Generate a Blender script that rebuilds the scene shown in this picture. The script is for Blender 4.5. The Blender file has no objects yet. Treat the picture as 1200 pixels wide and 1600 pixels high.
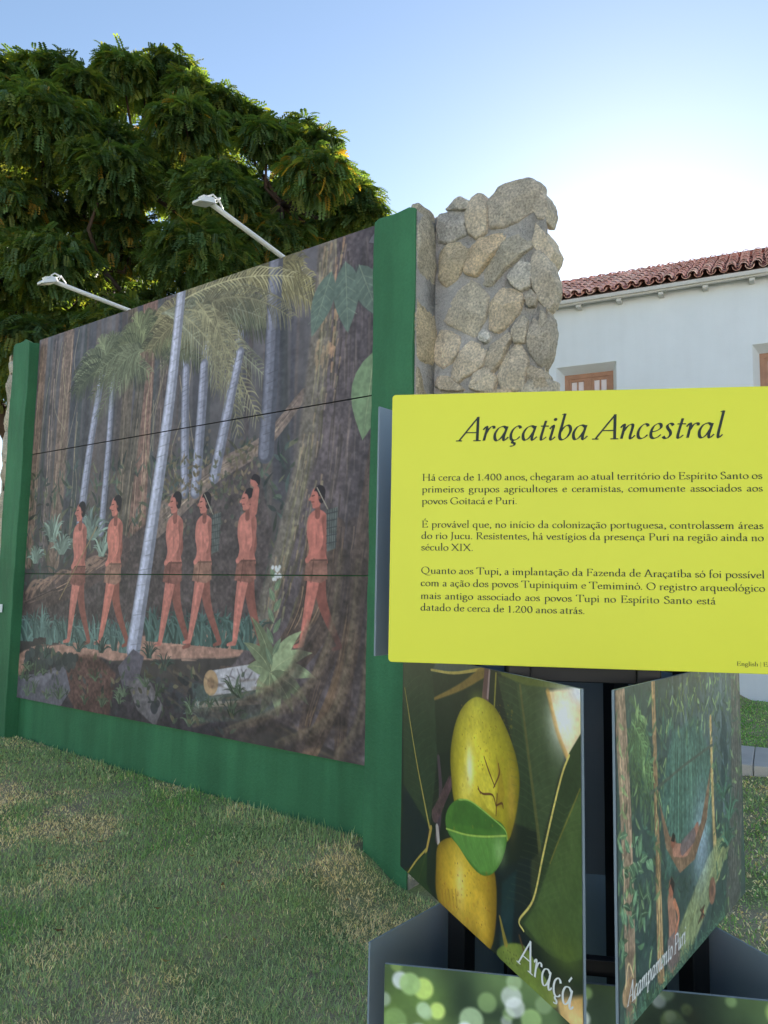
import bpy, math, random
import numpy as np
from mathutils import Vector, Matrix, noise as mnoise

random.seed(7)
rng = np.random.default_rng(11)
SC = bpy.context.scene
COL = SC.collection
R = math.radians

# ------------------------------------------------------------------ camera
CAM_H = 1.6
PITCH, ROLL, FPX = R(5.74), R(0.987), 1172.3        # focal length in pixels of a 1600 px tall frame
cd = bpy.data.cameras.new('camera')
cam = bpy.data.objects.new('camera', cd); COL.objects.link(cam)
cd.sensor_fit = 'AUTO'; cd.sensor_width = 36.0; cd.lens = 36.0*FPX/1600.0
cd.clip_start = 0.05; cd.clip_end = 2000
cam.matrix_world = Matrix.Translation((0, 0, CAM_H)) @ (Matrix.Rotation(R(90)+PITCH, 4, 'X') @ Matrix.Rotation(ROLL, 4, 'Z'))
SC.camera = cam

# ------------------------------------------------------------------ sky, sun, exposure
SUN_AZ, SUN_EL = R(18.8), R(21.5)                   # azimuth from +Y towards +X
w = bpy.data.worlds.new('World'); SC.world = w; w.use_nodes = True
nt = w.node_tree
bgn = nt.nodes['Background']
sky = nt.nodes.new('ShaderNodeTexSky'); sky.sky_type = 'NISHITA'; sky.sun_disc = False
sky.sun_elevation = SUN_EL; sky.sun_rotation = SUN_AZ
sky.air_density = 1.0; sky.dust_density = 0.14; sky.ozone_density = 0.6
nt.links.new(sky.outputs[0], bgn.inputs[0]); bgn.inputs[1].default_value = 0.070
sl = bpy.data.lights.new('sun', 'SUN'); sl.energy = 5.0; sl.angle = R(0.5); sl.color = (1.0, 0.93, 0.84)
so = bpy.data.objects.new('sun', sl); COL.objects.link(so)
sdir = Vector((math.sin(SUN_AZ)*math.cos(SUN_EL), math.cos(SUN_AZ)*math.cos(SUN_EL), math.sin(SUN_EL)))
so.rotation_euler = sdir.to_track_quat('Z', 'Y').to_euler(); so.location = sdir*60
SC.view_settings.view_transform = 'Standard'; SC.view_settings.look = 'None'
SC.view_settings.exposure = 1.75; SC.view_settings.gamma = 1.0

# ------------------------------------------------------------------ surveyed planes
_c, _s = math.cos(PITCH), math.sin(PITCH)
_f0 = np.array([0, _c, _s]); _r0 = np.array([1., 0, 0]); _u0 = np.array([0, -_s, _c])
CR = math.cos(ROLL)*_r0 + math.sin(ROLL)*_u0
CU = -math.sin(ROLL)*_r0 + math.cos(ROLL)*_u0
EYE = np.array([0, 0, CAM_H])
def ray(x, y): return _f0 + CR*(x-600)/FPX + CU*(800-y)/FPX
def onplane(x, y, P, n):
    q = ray(x, y); return EYE + q*(((np.asarray(P)-EYE) @ n)/(q @ n))
def at(x, y, depth):
    q = ray(x, y); return EYE + q*depth/q[1]

# the mural wall: a = metres along it (to the left), e = metres in front of it
WD = np.array([-0.80223435, 0.59700925, 0]); WN = np.array([-0.59700925, -0.80223435, 0])
WO = np.array([-0.0901, 4.7858, 0])
def wp(a, e, z): return WO + WD*a + WN*e + np.array([0, 0, z])
def wall_az(x, y, e=0.0):
    P = onplane(x, y, WO+WN*e, WN); return float((P-WO) @ WD), float(P[2])
# the white building
BD = np.array([-0.88781539, 0.46019978, 0]); BN = np.array([-0.46019978, -0.88781539, 0])
BO = np.array([4.51871034, 13.0, 0])
def bp(a, e, z): return BO + BD*a + BN*e + np.array([0, 0, z])

def sstep(x, a, b):
    t = np.clip((x-a)/(b-a), 0, 1); return t*t*(3-2*t)
def gz(x, y):
    """height of the soil"""
    x = np.asarray(x, float); y = np.asarray(y, float)
    a = (x-WO[0])*WD[0] + (y-WO[1])*WD[1]; e = (x-WO[0])*WN[0] + (y-WO[1])*WN[1]
    base = np.where(a > 0, 0.05+0.018*np.minimum(a, 6), 0.05-0.17*sstep(-a, 0, .42))
    k = 1-sstep(e, .1, 2.6)
    k = k*(1-sstep(-a, .8, 2.5))
    g = base*k + (-0.05)*(1-k)
    return g + 0.02*np.sin(x*1.3+.4)*np.cos(y*1.1)+0.008*np.sin(x*4.1+y*2.3)

# ------------------------------------------------------------------ helpers
def link(name, me, mat=None, parent=None):
    o = bpy.data.objects.new(name, me); COL.objects.link(o)
    if mat is not None:
        for m in (mat if isinstance(mat, (list, tuple)) else [mat]): me.materials.append(m)
    if parent is not None: o.parent = parent
    return o
def empty(name, loc, label=None, cat=None, group=None, rz=0):
    o = bpy.data.objects.new(name, None); COL.objects.link(o); o.location = loc; o.rotation_euler = (0, 0, rz)
    o.empty_display_size = .2
    tag(o, label, cat, group); return o
def tag(o, label=None, cat=None, group=None, kind=None):
    if label: o['label'] = label
    if cat: o['category'] = cat
    if group: o['group'] = group
    if kind: o['kind'] = kind
    return o
def fastmesh(name, V, F, smooth=False, col=None):
    """V (n,3); F (m,k) all of k corners"""
    V = np.ascontiguousarray(V, np.float32); F = np.ascontiguousarray(F, np.int32)
    me = bpy.data.meshes.new(name)
    me.vertices.add(len(V)); me.vertices.foreach_set('co', V.ravel())
    k = F.shape[1]
    me.loops.add(F.size); me.loops.foreach_set('vertex_index', F.ravel())
    me.polygons.add(len(F))
    me.polygons.foreach_set('loop_start', np.arange(0, F.size, k, dtype=np.int32))
    me.polygons.foreach_set('loop_total', np.full(len(F), k, np.int32))
    if smooth: me.polygons.foreach_set('use_smooth', np.ones(len(F), bool))
    me.update(calc_edges=True)
    if col is not None: setcol(me, col)
    return me
def setcol(me, col):
    a = me.color_attributes.new('tint', 'FLOAT_COLOR', 'POINT')
    c = np.ones((len(me.vertices), 4), np.float32); c[:, :3] = col
    a.data.foreach_set('color', c.ravel())

class MB:
    """collects pieces into ONE mesh, in world coordinates; build() makes it relative to an origin"""
    def __init__(s): s.v = []; s.f = []; s.mi = []; s.c = []; s.cur = 0
    def add(s, V, F, m=0, col=(1, 1, 1)):
        b = len(s.v); s.v += [tuple(map(float, p)) for p in V]; s.f += [tuple(b+i for i in f) for f in F]
        s.mi += [m]*len(F); s.c += [col]*len(V)
    def box(s, fr, x0, x1, y0, y1, z0, z1, m=0, col=(1, 1, 1)):
        V = [fr(x, y, z) for z in (z0, z1) for y in (y0, y1) for x in (x0, x1)]
        s.add(V, [(0, 2, 3, 1), (4, 5, 7, 6), (0, 1, 5, 4), (2, 6, 7, 3), (0, 4, 6, 2), (1, 3, 7, 5)], m, col)
    def tube(s, P, rad, n=8, m=0, col=(1, 1, 1)):
        P = [np.asarray(p, float) for p in P]
        rad = rad if isinstance(rad, (list, tuple)) else [rad]*len(P)
        V = []; F = []
        for i, p in enumerate(P):
            t = P[min(i+1, len(P)-1)]-P[max(i-1, 0)]; t = t/np.linalg.norm(t)
            u = np.cross(t, [0, 0, 1.] if abs(t[2]) < .9 else [1., 0, 0]); u /= np.linalg.norm(u); v = np.cross(t, u)
            for k in range(n):
                a = 2*math.pi*k/n; V.append(p+rad[i]*(math.cos(a)*u+math.sin(a)*v))
        for i in range(len(P)-1):
            for k in range(n):
                F.append((i*n+k, i*n+(k+1) % n, (i+1)*n+(k+1) % n, (i+1)*n+k))
        F.append(tuple(range(n))[::-1]); F.append(tuple((len(P)-1)*n+k for k in range(n)))
        s.add(V, F, m, col)
    def build(s, name, mat, parent=None, origin=(0, 0, 0), smooth=False, tint=False, bevel=0, seg=2):
        me = bpy.data.meshes.new(name)
        o3 = np.asarray(origin, float)
        me.from_pydata([tuple(np.asarray(p)-o3) for p in s.v], [], s.f); me.validate(); me.update()
        if any(s.mi) and len(me.polygons) == len(s.mi): me.polygons.foreach_set('material_index', s.mi)
        if tint: setcol(me, np.array(s.c))
        if smooth: me.polygons.foreach_set('use_smooth', np.ones(len(me.polygons), bool))
        import bmesh
        bm = bmesh.new(); bm.from_mesh(me); bmesh.ops.recalc_face_normals(bm, faces=bm.faces); bm.to_mesh(me); bm.free()
        o = link(name, me, mat, parent)
        if bevel:
            b = o.modifiers.new('bevel', 'BEVEL'); b.width = bevel; b.segments = seg; b.limit_method = 'ANGLE'; b.angle_limit = R(40)
        return o

# ------------------------------------------------------------------ materials
def pmat(name, col, rough=.6, spec=.3, var=.12, vscale=6., bump=0., bscale=60., metallic=0., tint=False, col2=None, mixscale=2., fine=0., finescale=200., trans=0., stain=0., bdist=.01):
    m = bpy.data.materials.new(name); m.use_nodes = True
    n = m.node_tree.nodes; L = m.node_tree.links
    b = n['Principled BSDF']; b.inputs['Roughness'].default_value = rough
    b.inputs['Specular IOR Level'].default_value = spec; b.inputs['Metallic'].default_value = metallic
    geo = n.new('ShaderNodeNewGeometry')
    def nz(scale, detail=5, rough=.6):
        t = n.new('ShaderNodeTexNoise'); t.inputs['Scale'].default_value = scale; t.inputs['Detail'].default_value = detail; t.inputs['Roughness'].default_value = rough
        L.new(geo.outputs['Position'], t.inputs['Vector']); return t.outputs['Fac']
    def mix(kind, fac, a, b_):
        x = n.new('ShaderNodeMix'); x.data_type = 'RGBA'; x.blend_type = kind; x.clamp_result = False
        for i, v in ((0, fac), (6, a), (7, b_)):
            if hasattr(v, 'default_value') or isinstance(v, bpy.types.NodeSocket): L.new(v, x.inputs[i])
            else: x.inputs[i].default_value = v if i == 0 else (*v, 1)
        return x.outputs[2]
    def ramp(fac, lo, hi, a=0., b_=1.):
        r = n.new('ShaderNodeMapRange'); r.inputs[1].default_value = lo; r.inputs[2].default_value = hi; r.inputs[3].default_value = a; r.inputs[4].default_value = b_
        L.new(fac, r.inputs[0]); return r.outputs[0]
    if tint:
        a = n.new('ShaderNodeAttribute'); a.attribute_name = 'tint'; c = a.outputs['Color']
    else:
        rgb = n.new('ShaderNodeRGB'); rgb.outputs[0].default_value = (*col, 1); c = rgb.outputs[0]
    if col2: c = mix('MIX', ramp(nz(mixscale, 6), .4, .62), c, col2)
    def grey(fac):
        x = n.new('ShaderNodeCombineColor'); [L.new(fac, x.inputs[i]) for i in range(3)]; return x.outputs[0]
    if var: c = mix('MULTIPLY', 1.0, c, grey(ramp(nz(vscale), .25, .75, 1-var, 1+var)))
    if fine: c = mix('MULTIPLY', 1.0, c, grey(ramp(nz(finescale, 3), .3, .7, 1-fine, 1+fine)))
    if stain:
        sc = n.new('ShaderNodeVectorMath'); sc.operation = 'MULTIPLY'; sc.inputs[1].default_value = (7, 7, .7); L.new(geo.outputs['Position'], sc.inputs[0])
        t = n.new('ShaderNodeTexNoise'); t.inputs['Scale'].default_value = 1.; t.inputs['Detail'].default_value = 6; L.new(sc.outputs[0], t.inputs['Vector'])
        c = mix('MULTIPLY', 1.0, c, grey(ramp(t.outputs['Fac'], .35, .65, 1-stain, 1+stain)))
    L.new(c, b.inputs['Base Color'])
    if bump:
        bn = n.new('ShaderNodeBump'); bn.inputs['Strength'].default_value = bump; bn.inputs['Distance'].default_value = bdist
        L.new(nz(bscale, 6, .65), bn.inputs['Height']); L.new(bn.outputs[0], b.inputs['Normal'])
    if trans:
        tr = n.new('ShaderNodeBsdfTranslucent'); ms = n.new('ShaderNodeMixShader'); ms.inputs[0].default_value = trans
        c3 = mix('MULTIPLY', 1.0, c, (2.1, 1.75, .4)); L.new(c3, tr.inputs[0])
        L.new(b.outputs[0], ms.inputs[1]); L.new(tr.outputs[0], ms.inputs[2]); L.new(ms.outputs[0], n['Material Output'].inputs[0])
    return m

M = dict(
    soil=pmat('lawn soil', (.38, .32, .21), .95, .1, .3, 3., .5, 40., col2=(.22, .26, .11), mixscale=1.7, fine=.35, finescale=90.),
    blade=pmat('grass blade', (1, 1, 1), .6, .2, 0, tint=True, trans=.25),
    path=pmat('path concrete', (.55, .51, .46), .9, .2, .15, 2., .4, 80., fine=.12),
    green=pmat('green wall paint', (.046, .178, .080), .62, .3, .18, 1.6, .45, 55., stain=.14, fine=.06, finescale=60.),
    mortar=pmat('wall mortar', (.54, .51, .47), .95, .15, .28, 5., 1., 45., fine=.2, finescale=110., bdist=.03),
    stone=pmat('rubble stone', (1, 1, 1), .92, .2, .30, 11., 1.0, 90., tint=True, fine=.38, finescale=75., bdist=.022),
    print_=pmat('matt printed board', (1, 1, 1), .5, .35, 0, tint=True),
    gloss=pmat('satin printed board', (1, 1, 1), .32, .4, 0, tint=True),
    board_edge=pmat('board edge', (.035, .03, .035), .7, .2, .1),
    yellow=pmat('yellow board paint', (.755, .778, .045), .42, .35, .03, 2.),
    steel=pmat('dark painted steel', (.21, .27, .32), .42, .5, .05, 4.),
    post=pmat('black steel post', (.008, .009, .011), .45, .4, .05),
    ink=pmat('dark lettering', (.03, .045, .04), .6, .2, 0),
    white_ink=pmat('white lettering', (.82, .84, .84), .6, .2, 0),
    white_metal=pmat('white lamp metal', (.78, .78, .76), .4, .4, .04),
    lens=pmat('lamp lens', (.5, .52, .52), .15, .6, .02),
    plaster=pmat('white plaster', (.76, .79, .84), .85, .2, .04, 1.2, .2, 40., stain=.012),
    tile=pmat('clay roof tile', (1, 1, 1), .8, .25, .2, 5., .3, 50., tint=True, fine=.12, finescale=40.),
    timber=pmat('brown window timber', (.42, .22, .14), .6, .3, .15, 8.),
    pane=pmat('window glass', (.80, .66, .62), .15, .6, .1, 2.),
    rafter=pmat('white painted timber', (.62, .60, .58), .7, .25, .1),
    bark=pmat('tree bark', (.085, .058, .045), .9, .15, .3, 6., .7, 30.),
    leaf=pmat('tree leaf', (1, 1, 1), .5, .35, 0, tint=True, trans=.48),
    plate=pmat('white plate', (.78, .80, .82), .5, .3, .02),
)

def lin(c):
    c = np.asarray(c, float)/255.
    return np.where(c <= .04045, c/12.92, ((c+.055)/1.055)**2.4)

# ------------------------------------------------------------------ ground
def sheet(name, x0, x1, y0, y1, st, mat, dz=0):
    xs = np.arange(x0, x1+st*.5, st); ys = np.arange(y0, y1+st*.5, st)
    X, Y = np.meshgrid(xs, ys); V = np.stack([X, Y, gz(X, Y)+dz], -1).reshape(-1, 3)
    nx = len(xs); i = np.arange(len(V)).reshape(len(ys), nx)
    F = np.stack([i[:-1, :-1], i[:-1, 1:], i[1:, 1:], i[1:, :-1]], -1).reshape(-1, 4)
    return V, F
# one sheet: fine near the wall, reaching the horizon through a coarse skirt
gx = np.concatenate([[-600, -200, -80, -40, -20, -14], np.arange(-10, 12.01, .12), [16, 25, 50, 100, 250, 600]])
gy = np.concatenate([[-400, -120, -50, -20, -10], np.arange(-5, 20.01, .12), [24, 32, 50, 100, 250, 800]])
X, Y = np.meshgrid(gx, gy); V = np.stack([X, Y, gz(X, Y)], -1).reshape(-1, 3)
i = np.arange(len(V)).reshape(len(gy), len(gx))
F = np.stack([i[:-1, :-1], i[:-1, 1:], i[1:, 1:], i[1:, :-1]], -1).reshape(-1, 4)
tag(link('ground', fastmesh('ground', V, F, True), M['soil']), kind='structure')

# concrete path parallel to the white building
pc0 = np.array([3.95, 8.1, 0.]); pw = .98
PN = np.array([BN[0], BN[1], 0])
mb = MB()
for k in range(-4, 9):
    fr = lambda x, y, z: pc0 - BD*x + PN*y + np.array([0, 0, z])
    mb.box(fr, k*1.5+.003, k*1.5+1.497, 0, pw, -.2, .0)
tag(mb.build('path', M['path'], bevel=.01), kind='structure')

# ------------------------------------------------------------------ grass
def grass():
    P = []
    n0 = 760000
    x = rng.uniform(-6.3, 1.4, n0); y = rng.uniform(2.0, 9.3, n0)
    a = (x-WO[0])*WD[0]+(y-WO[1])*WD[1]; e = (x-WO[0])*WN[0]+(y-WO[1])*WN[1]
    dist = np.hypot(x, y)
    keep = (((e > -.02) & (a > -.02)) | ((e > .12) & (a <= 0)) | (a < -.45)) & (rng.random(n0) < np.clip((3.6/dist)**1.3, 0, 1)) & (np.abs(x) < y*.62+.2)
    keep &= ~((a < 0) & (a > -1.35) & (e < .12))
    keep &= ~((e < .11) & (a > 4.2))
    P.append(np.stack([x[keep], y[keep], np.zeros(keep.sum())], -1))
    n1 = 200000
    x = rng.uniform(1.0, 7.5, n1); y = rng.uniform(2.6, 13.5, n1)
    pe = (x-pc0[0])*PN[0]+(y-pc0[1])*PN[1]
    be = (x-BO[0])*BN[0]+(y-BO[1])*BN[1]
    dist = np.hypot(x, y)
    keep = ((pe < -.01) | (pe > pw+.01)) & (be > .1) & (x < y*.62+.3) & (x > y*.18) & (rng.random(n1) < np.clip((4.5/dist)**.8, 0, 1))
    P.append(np.stack([x[keep], y[keep], np.ones(keep.sum())], -1))
    P = np.concatenate(P); n = len(P)
    x, y = P[:, 0], P[:, 1]
    a = (x-WO[0])*WD[0]+(y-WO[1])*WD[1]; e = (x-WO[0])*WN[0]+(y-WO[1])*WN[1]
    # patches of straw and of green
    def fb(sx, sy, k):
        s = np.zeros(n)
        r2 = np.random.default_rng(k)
        for o in range(9):
            f = r2.uniform(.9, 5.5); th = r2.uniform(0, 6.28); ph = r2.uniform(0, 6.28)
            s += np.sin(f*(x*math.cos(th)*sx+y*math.sin(th)*sy)+ph)/(.7+.35*f)
        return s
    dry = fb(1.5, 1.5, 3)*.55 + fb(4.1, 4.1, 5)*.5 - .52
    dry += 1.2*np.exp(-((e-.12)/.12)**2)*(a > 0)*(a > 1.6) + .9*np.exp(-((a+.2)/.25)**2-((e-.35)/.3)**2)
    dry -= 1.3*np.exp(-((e-.42)/.3)**2)*(a > 0)*(a < 3.2)
    far = P[:, 2] > 0
    pe = (x-pc0[0])*PN[0]+(y-pc0[1])*PN[1]
    dry = np.where(far & (pe < 0), dry-2.2, dry); dry = np.where(far & (pe > pw), dry+.25, dry)
    pd = 1/(1+np.exp(-(dry-.15)*2.3)); isdry = rng.random(n) < np.clip(pd*.85+.12, 0, 1)
    # bare soil patches let through
    bare = (rng.random(n) < np.clip((fb(2, 2, 9)-1.0)*.8, 0, .8))
    L = rng.uniform(.018, .046, n)*np.where(isdry, .85, 1.0); L *= np.where(bare, .5, 1)
    tuft = (e < .35) & (e > 0) & (a > -.05) & (a < 3.4) & (rng.random(n) < .16) & (fb(4, 4, 21) > .15); L = np.where(tuft, L*2.0, L)
    wd = rng.uniform(.0011, .0023, n)*np.where(far, 2.0, 1.0)*np.clip(np.hypot(x, y)/4, .8, 1.8)
    th = rng.uniform(0, 2*np.pi, n); lean = np.where(isdry, rng.uniform(.6, 1.5, n), rng.uniform(.3, 1.25, n))
    lean = np.where(tuft, lean*.45, lean)
    dx, dy = np.cos(th), np.sin(th)
    z0 = gz(x, y)-.003
    ph = th+np.pi/2+rng.uniform(-.6, .6, n); wx, wy = np.cos(ph)*wd, np.sin(ph)*wd
    V = np.zeros((n, 5, 3), np.float32)
    m1 = .55
    hx = np.sin(lean*.7)*L*m1; hz = np.cos(lean*.7)*L*m1
    tx = hx+np.sin(lean*1.15)*L*(1-m1); tz = hz+np.cos(lean*1.15)*L*(1-m1)
    V[:, 0] = np.stack([x-wx, y-wy, z0], -1); V[:, 1] = np.stack([x+wx, y+wy, z0], -1)
    V[:, 2] = np.stack([x+dx*hx+wx*.8, y+dy*hx+wy*.8, z0+hz], -1); V[:, 3] = np.stack([x+dx*hx-wx*.8, y+dy*hx-wy*.8, z0+hz], -1)
    V[:, 4] = np.stack([x+dx*tx, y+dy*tx, z0+np.maximum(tz, .004)], -1)
    g = np.array([[.255, .36, .18], [.29, .40, .20], [.36, .45, .25], [.21, .31, .15]])[rng.integers(0, 4, n)]
    d = np.array([[.72, .62, .40], [.64, .54, .34], [.80, .71, .49], [.55, .47, .29]])[rng.integers(0, 4, n)]
    lush = np.clip(fb(1.7, 1.7, 33)*.5, 0, 1)[:, None]
    g = g*(1-lush*np.array([.34, .14, .42]))
    c = np.where(isdry[:, None], d, g)*rng.uniform(.8, 1.3, (n, 1))*np.array([1.30, 1.30, 1.28])
    c = np.where((far & (pe < 0))[:, None], c*np.array([.75, 1.0, .7]), c)
    C = np.repeat(c[:, None, :], 5, 1).reshape(-1, 3)
    b = (np.arange(n)*5)[:, None]
    F4 = b+np.array([[0, 1, 2, 3]]); F3 = b+np.array([[3, 2, 4]])
    me = bpy.data.meshes.new('grass'); V = V.reshape(-1, 3)
    me.vertices.add(len(V)); me.vertices.foreach_set('co', V.ravel())
    idx = np.concatenate([F4.ravel(), F3.ravel()]).astype(np.int32)
    me.loops.add(len(idx)); me.loops.foreach_set('vertex_index', idx); me.polygons.add(2*n)
    st = np.concatenate([np.arange(n)*4, 4*n+np.arange(n)*3]).astype(np.int32)
    me.polygons.foreach_set('loop_start', st); me.polygons.foreach_set('loop_total', np.concatenate([np.full(n, 4), np.full(n, 3)]).astype(np.int32))
    me.update(calc_edges=True); setcol(me, C)
    o = link('grass', me, M['blade']); tag(o, 'patchy green and straw coloured short grass covering the lawn', 'grass', kind='stuff')
grass()
def leaves_on_lawn():
    V = []; F = []; C = []
    for k in range(70):
        a = random.uniform(-.3, 4.2); e = random.uniform(.15, 2.6); x, y = (WO+WD*a+WN*e)[:2]; z = float(gz(x, y))+.02
        th = random.uniform(0, 6.28); L = random.uniform(.012, .03); w_ = L*.35; cu = random.uniform(.2, .5)*L
        dx, dy = math.cos(th), math.sin(th); b = len(V)
        V += [(x-dx*L, y-dy*L, z+cu), (x-dy*w_, y+dx*w_, z), (x+dx*L, y+dy*L, z+cu), (x+dy*w_, y-dx*w_, z)]; F.append((b, b+1, b+2, b+3))
        C += [np.array(random.choice([(.30, .15, .06), (.22, .11, .05), (.40, .27, .10)]))]*4
    tag(link('fallen_leaves', fastmesh('fallen_leaves', np.array(V), np.array(F), False, np.array(C)), M['blade']), 'small brown dead leaves scattered over the lawn before the mural', 'fallen leaves', kind='stuff')
leaves_on_lawn()

# ------------------------------------------------------------------ rubble wall with its green piers
wall_loc = wp(2.0, 0, 0)
wall = empty('stone_wall', wall_loc, 'rubble stone wall with green painted front and piers carrying the big forest mural', 'wall')

def chaikin(p, k=1):
    p = np.asarray(p, float)
    for _ in range(k):
        q = np.roll(p, -1, 0); p = np.stack([.78*p+.22*q, .22*p+.78*q], 1).reshape(-1, 2)
    return p
def resample(p, n):
    q = np.vstack([p, p[:1]]); L = np.concatenate([[0], np.cumsum(np.linalg.norm(np.diff(q, axis=0), axis=1))])
    t = np.linspace(0, L[-1], n, endpoint=False)
    return np.stack([np.interp(t, L, q[:, 0]), np.interp(t, L, q[:, 1])], -1)
STONE_COLS = [(.52, .45, .35), (.48, .44, .37), (.55, .49, .40), (.46, .42, .36), (.54, .45, .33), (.49, .47, .43)]
def stone(mb, outline, fr, h=.05, depth=.06, col=None, n=64, grow=.012):
    """a rough split block set in the wall face: fr(u, out, z)"""
    p = resample(chaikin(outline, 1) if len(outline) < 5 else np.asarray(outline, float), n); c = p.mean(0); sd = random.uniform(0, 99)
    p = .5*p+.25*np.roll(p, 1, 0)+.25*np.roll(p, -1, 0)
    dd = (p-c)/(np.linalg.norm(p-c, axis=1)[:, None]+1e-6)
    p = p+dd*(grow+np.array([.010*mnoise.noise(Vector((q[0]*16+sd, q[1]*16, 1)))+.006*mnoise.noise(Vector((q[0]*45+sd, q[1]*45, 5))) for q in p]))[:, None]
    size = np.linalg.norm(p-c, axis=1).mean()
    rings = [(1.05, -depth), (1.04, -.012), (1.02, .20*h), (.995, .55*h), (.965, .82*h), (.92, .96*h), (.85, 1.0*h), (.74, 1.0*h), (.6, 1.*h), (.44, 1.*h), (.25, 1.*h)]
    planes = [(random.uniform(.0, .35)*size*.55, a_, random.uniform(.12, .42)) for a_ in np.arange(3)*2.1+random.uniform(0, 6)]
    def facet(u, z):
        v = .012
        for d0, a_, sl in planes:
            v = min(v, .012-sl*(((u-c[0])*math.cos(a_)+(z-c[1])*math.sin(a_))-d0))
        return max(v, -.045)
    V = []; F = []
    def disp(u, z): return .011*mnoise.fractal(Vector((u*8+sd, z*8, sd)), .75, 2.3, 5)+.0045*mnoise.noise(Vector((u*60+sd, z*60, 2)))
    for k, (s, o) in enumerate(rings):
        kk = 0 if k == 0 else min(1., max(0, (k-1)/4.))
        for q in p:
            u, z = c+(q-c)*s
            V.append(fr(u, o+(disp(u, z)+facet(u, z)*min(1, h/.03))*kk, z))
    V.append(fr(c[0], h+disp(c[0], c[1])+facet(c[0], c[1])*min(1, h/.03), c[1]))
    for k in range(len(rings)-1):
        for j in range(n): F.append((k*n+j, k*n+(j+1) % n, (k+1)*n+(j+1) % n, (k+1)*n+j))
    b = (len(rings)-1)*n
    for j in range(n): F.append((b+j, b+(j+1) % n, len(V)-1))
    col = col or random.choice(STONE_COLS); f = random.uniform(.88, 1.14)
    mb.add(V, F, 1, tuple(x*f*g_ for x, g_ in zip(col, (1.30, 1.26, 1.20))))

EB = -.14                                     # the bare rubble face stands behind the mural plane
def c2(pts): return [wall_az(560+x/1.875, 240+y/1.875, EB) for x, y in pts]
face = [  # outlines of the stones on the bare face
 [(382, 150), (420, 104), (500, 80), (530, 95), (527, 160), (480, 190), (430, 215), (390, 217)],
 [(325, 190), (333, 145), (350, 122), (366, 130), (380, 170), (378, 230), (350, 249), (328, 235)],
 [(240, 185), (285, 170), (313, 172), (316, 240), (280, 257), (240, 262)],
 [(263, 166), (308, 138), (331, 145), (325, 166), (285, 168)],
 [(248, 300), (268, 270), (300, 262), (323, 280), (312, 330), (290, 370), (262, 388), (245, 370)],
 [(312, 345), (330, 285), (370, 255), (434, 232), (425, 265), (375, 328), (350, 362)],
 [(360, 367), (385, 327), (440, 264), (515, 198), (529, 245), (500, 285), (440, 332), (400, 384), (370, 389)],
 [(515, 310), (535, 290), (560, 320), (577, 380), (574, 430), (555, 455), (530, 420), (512, 360)],
 [(445, 366), (480, 324), (508, 330), (508, 390), (480, 402)],
 [(253, 490), (262, 450), (300, 390), (335, 375), (381, 420), (375, 480), (345, 537), (310, 520)],
 [(388, 511), (392, 450), (420, 402), (450, 385), (486, 430), (470, 470), (420, 522)],
 [(497, 422), (512, 408), (527, 425), (520, 445), (502, 447)],
 [(460, 522), (485, 476), (496, 500), (491, 552), (462, 552)],
 [(500, 542), (515, 490), (550, 460), (565, 500), (562, 580), (540, 625), (510, 590)],
 [(225, 560), (250, 520), (300, 542), (290, 600), (250, 627), (225, 602)],
 [(275, 660), (295, 600), (330, 555), (375, 575), (365, 622), (320, 652), (300, 668)],
 [(380, 632), (395, 570), (440, 530), (452, 547), (420, 612), (400, 642)],
 [(362, 537), (375, 518), (389, 545), (375, 555)],
 [(415, 652), (430, 600), (470, 562), (496, 600), (491, 692), (430, 697)],
 [(500, 622), (540, 642), (566, 697), (505, 697)],
 [(340, 692), (345, 650), (380, 632), (405, 662), (400, 700)],
 [(230, 692), (240, 650), (290, 675), (320, 697)]]
tints = {2: (.43, .42, .40), 0: (.50, .46, .40), 17: (.62, .62, .60), 4: (.50, .44, .33), 6: (.48, .45, .38), 9: (.54, .50, .42)}
mb = MB()
frF = lambda u, o, z: wp(u, EB+o, z)
for k, q in enumerate(face): stone(mb, c2(q), frF, h=random.uniform(.03, .05), col=tints.get(k), grow=.014)
# stones that make the broken right-hand end: they go through the thickness of the wall
for q in ([(532, 195), (562, 230), (587, 280), (580, 312), (565, 327), (545, 292), (528, 258)], [(528, 92), (555, 112), (571, 160), (562, 197), (540, 192), (526, 150)],
          [(548, 455), (566, 470), (568, 520), (562, 560), (550, 520)], [(556, 330), (575, 345), (579, 400), (570, 440), (560, 400)]):
    qq = np.array(q, float); stone(mb, c2((qq-qq.mean(0))*.84+qq.mean(0)-[15, 0]), frF, h=.015, depth=.14)
# courses below, down to the soil (hidden by the sign from the front)
def rubble(a0, a1, z0, z1, fr, sz=.25, h=.05, dep=.06):
    z = z0; row = 0
    while z < z1-.06:
        hh = min(random.uniform(.7, 1.15)*sz, z1-z); a = a0-random.uniform(0, .4)*sz
        while a < a1:
            ww = random.uniform(.7, 1.5)*sz; g = .012
            q = [(a+g, z+g), (a+ww*.5, z+g-random.uniform(-.02, .03)), (a+ww-g, z+g), (a+ww-g+random.uniform(-.03, .02), z+hh*.5), (a+ww-g, z+hh-g),
                 (a+ww*.5, z+hh-g+random.uniform(-.02, .03)), (a+g, z+hh-g), (a+g+random.uniform(-.02, .03), z+hh*.5)]
            q = [(min(max(x, a0), a1)+random.uniform(-.015, .015), y+random.uniform(-.015, .015)) for x, y in q]
            if min(a+ww, a1)-max(a, a0) > .07: stone(mb, q, fr, h=h, depth=dep)
            a += ww
        z += hh; row += 1
zb = wall_az(700, 618, EB)[1]
rubble(-1.2, -.40, -.15, zb-.02, frF)
rubble(4.55, 5.02, 0, 3.95, frF, .3)
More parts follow.
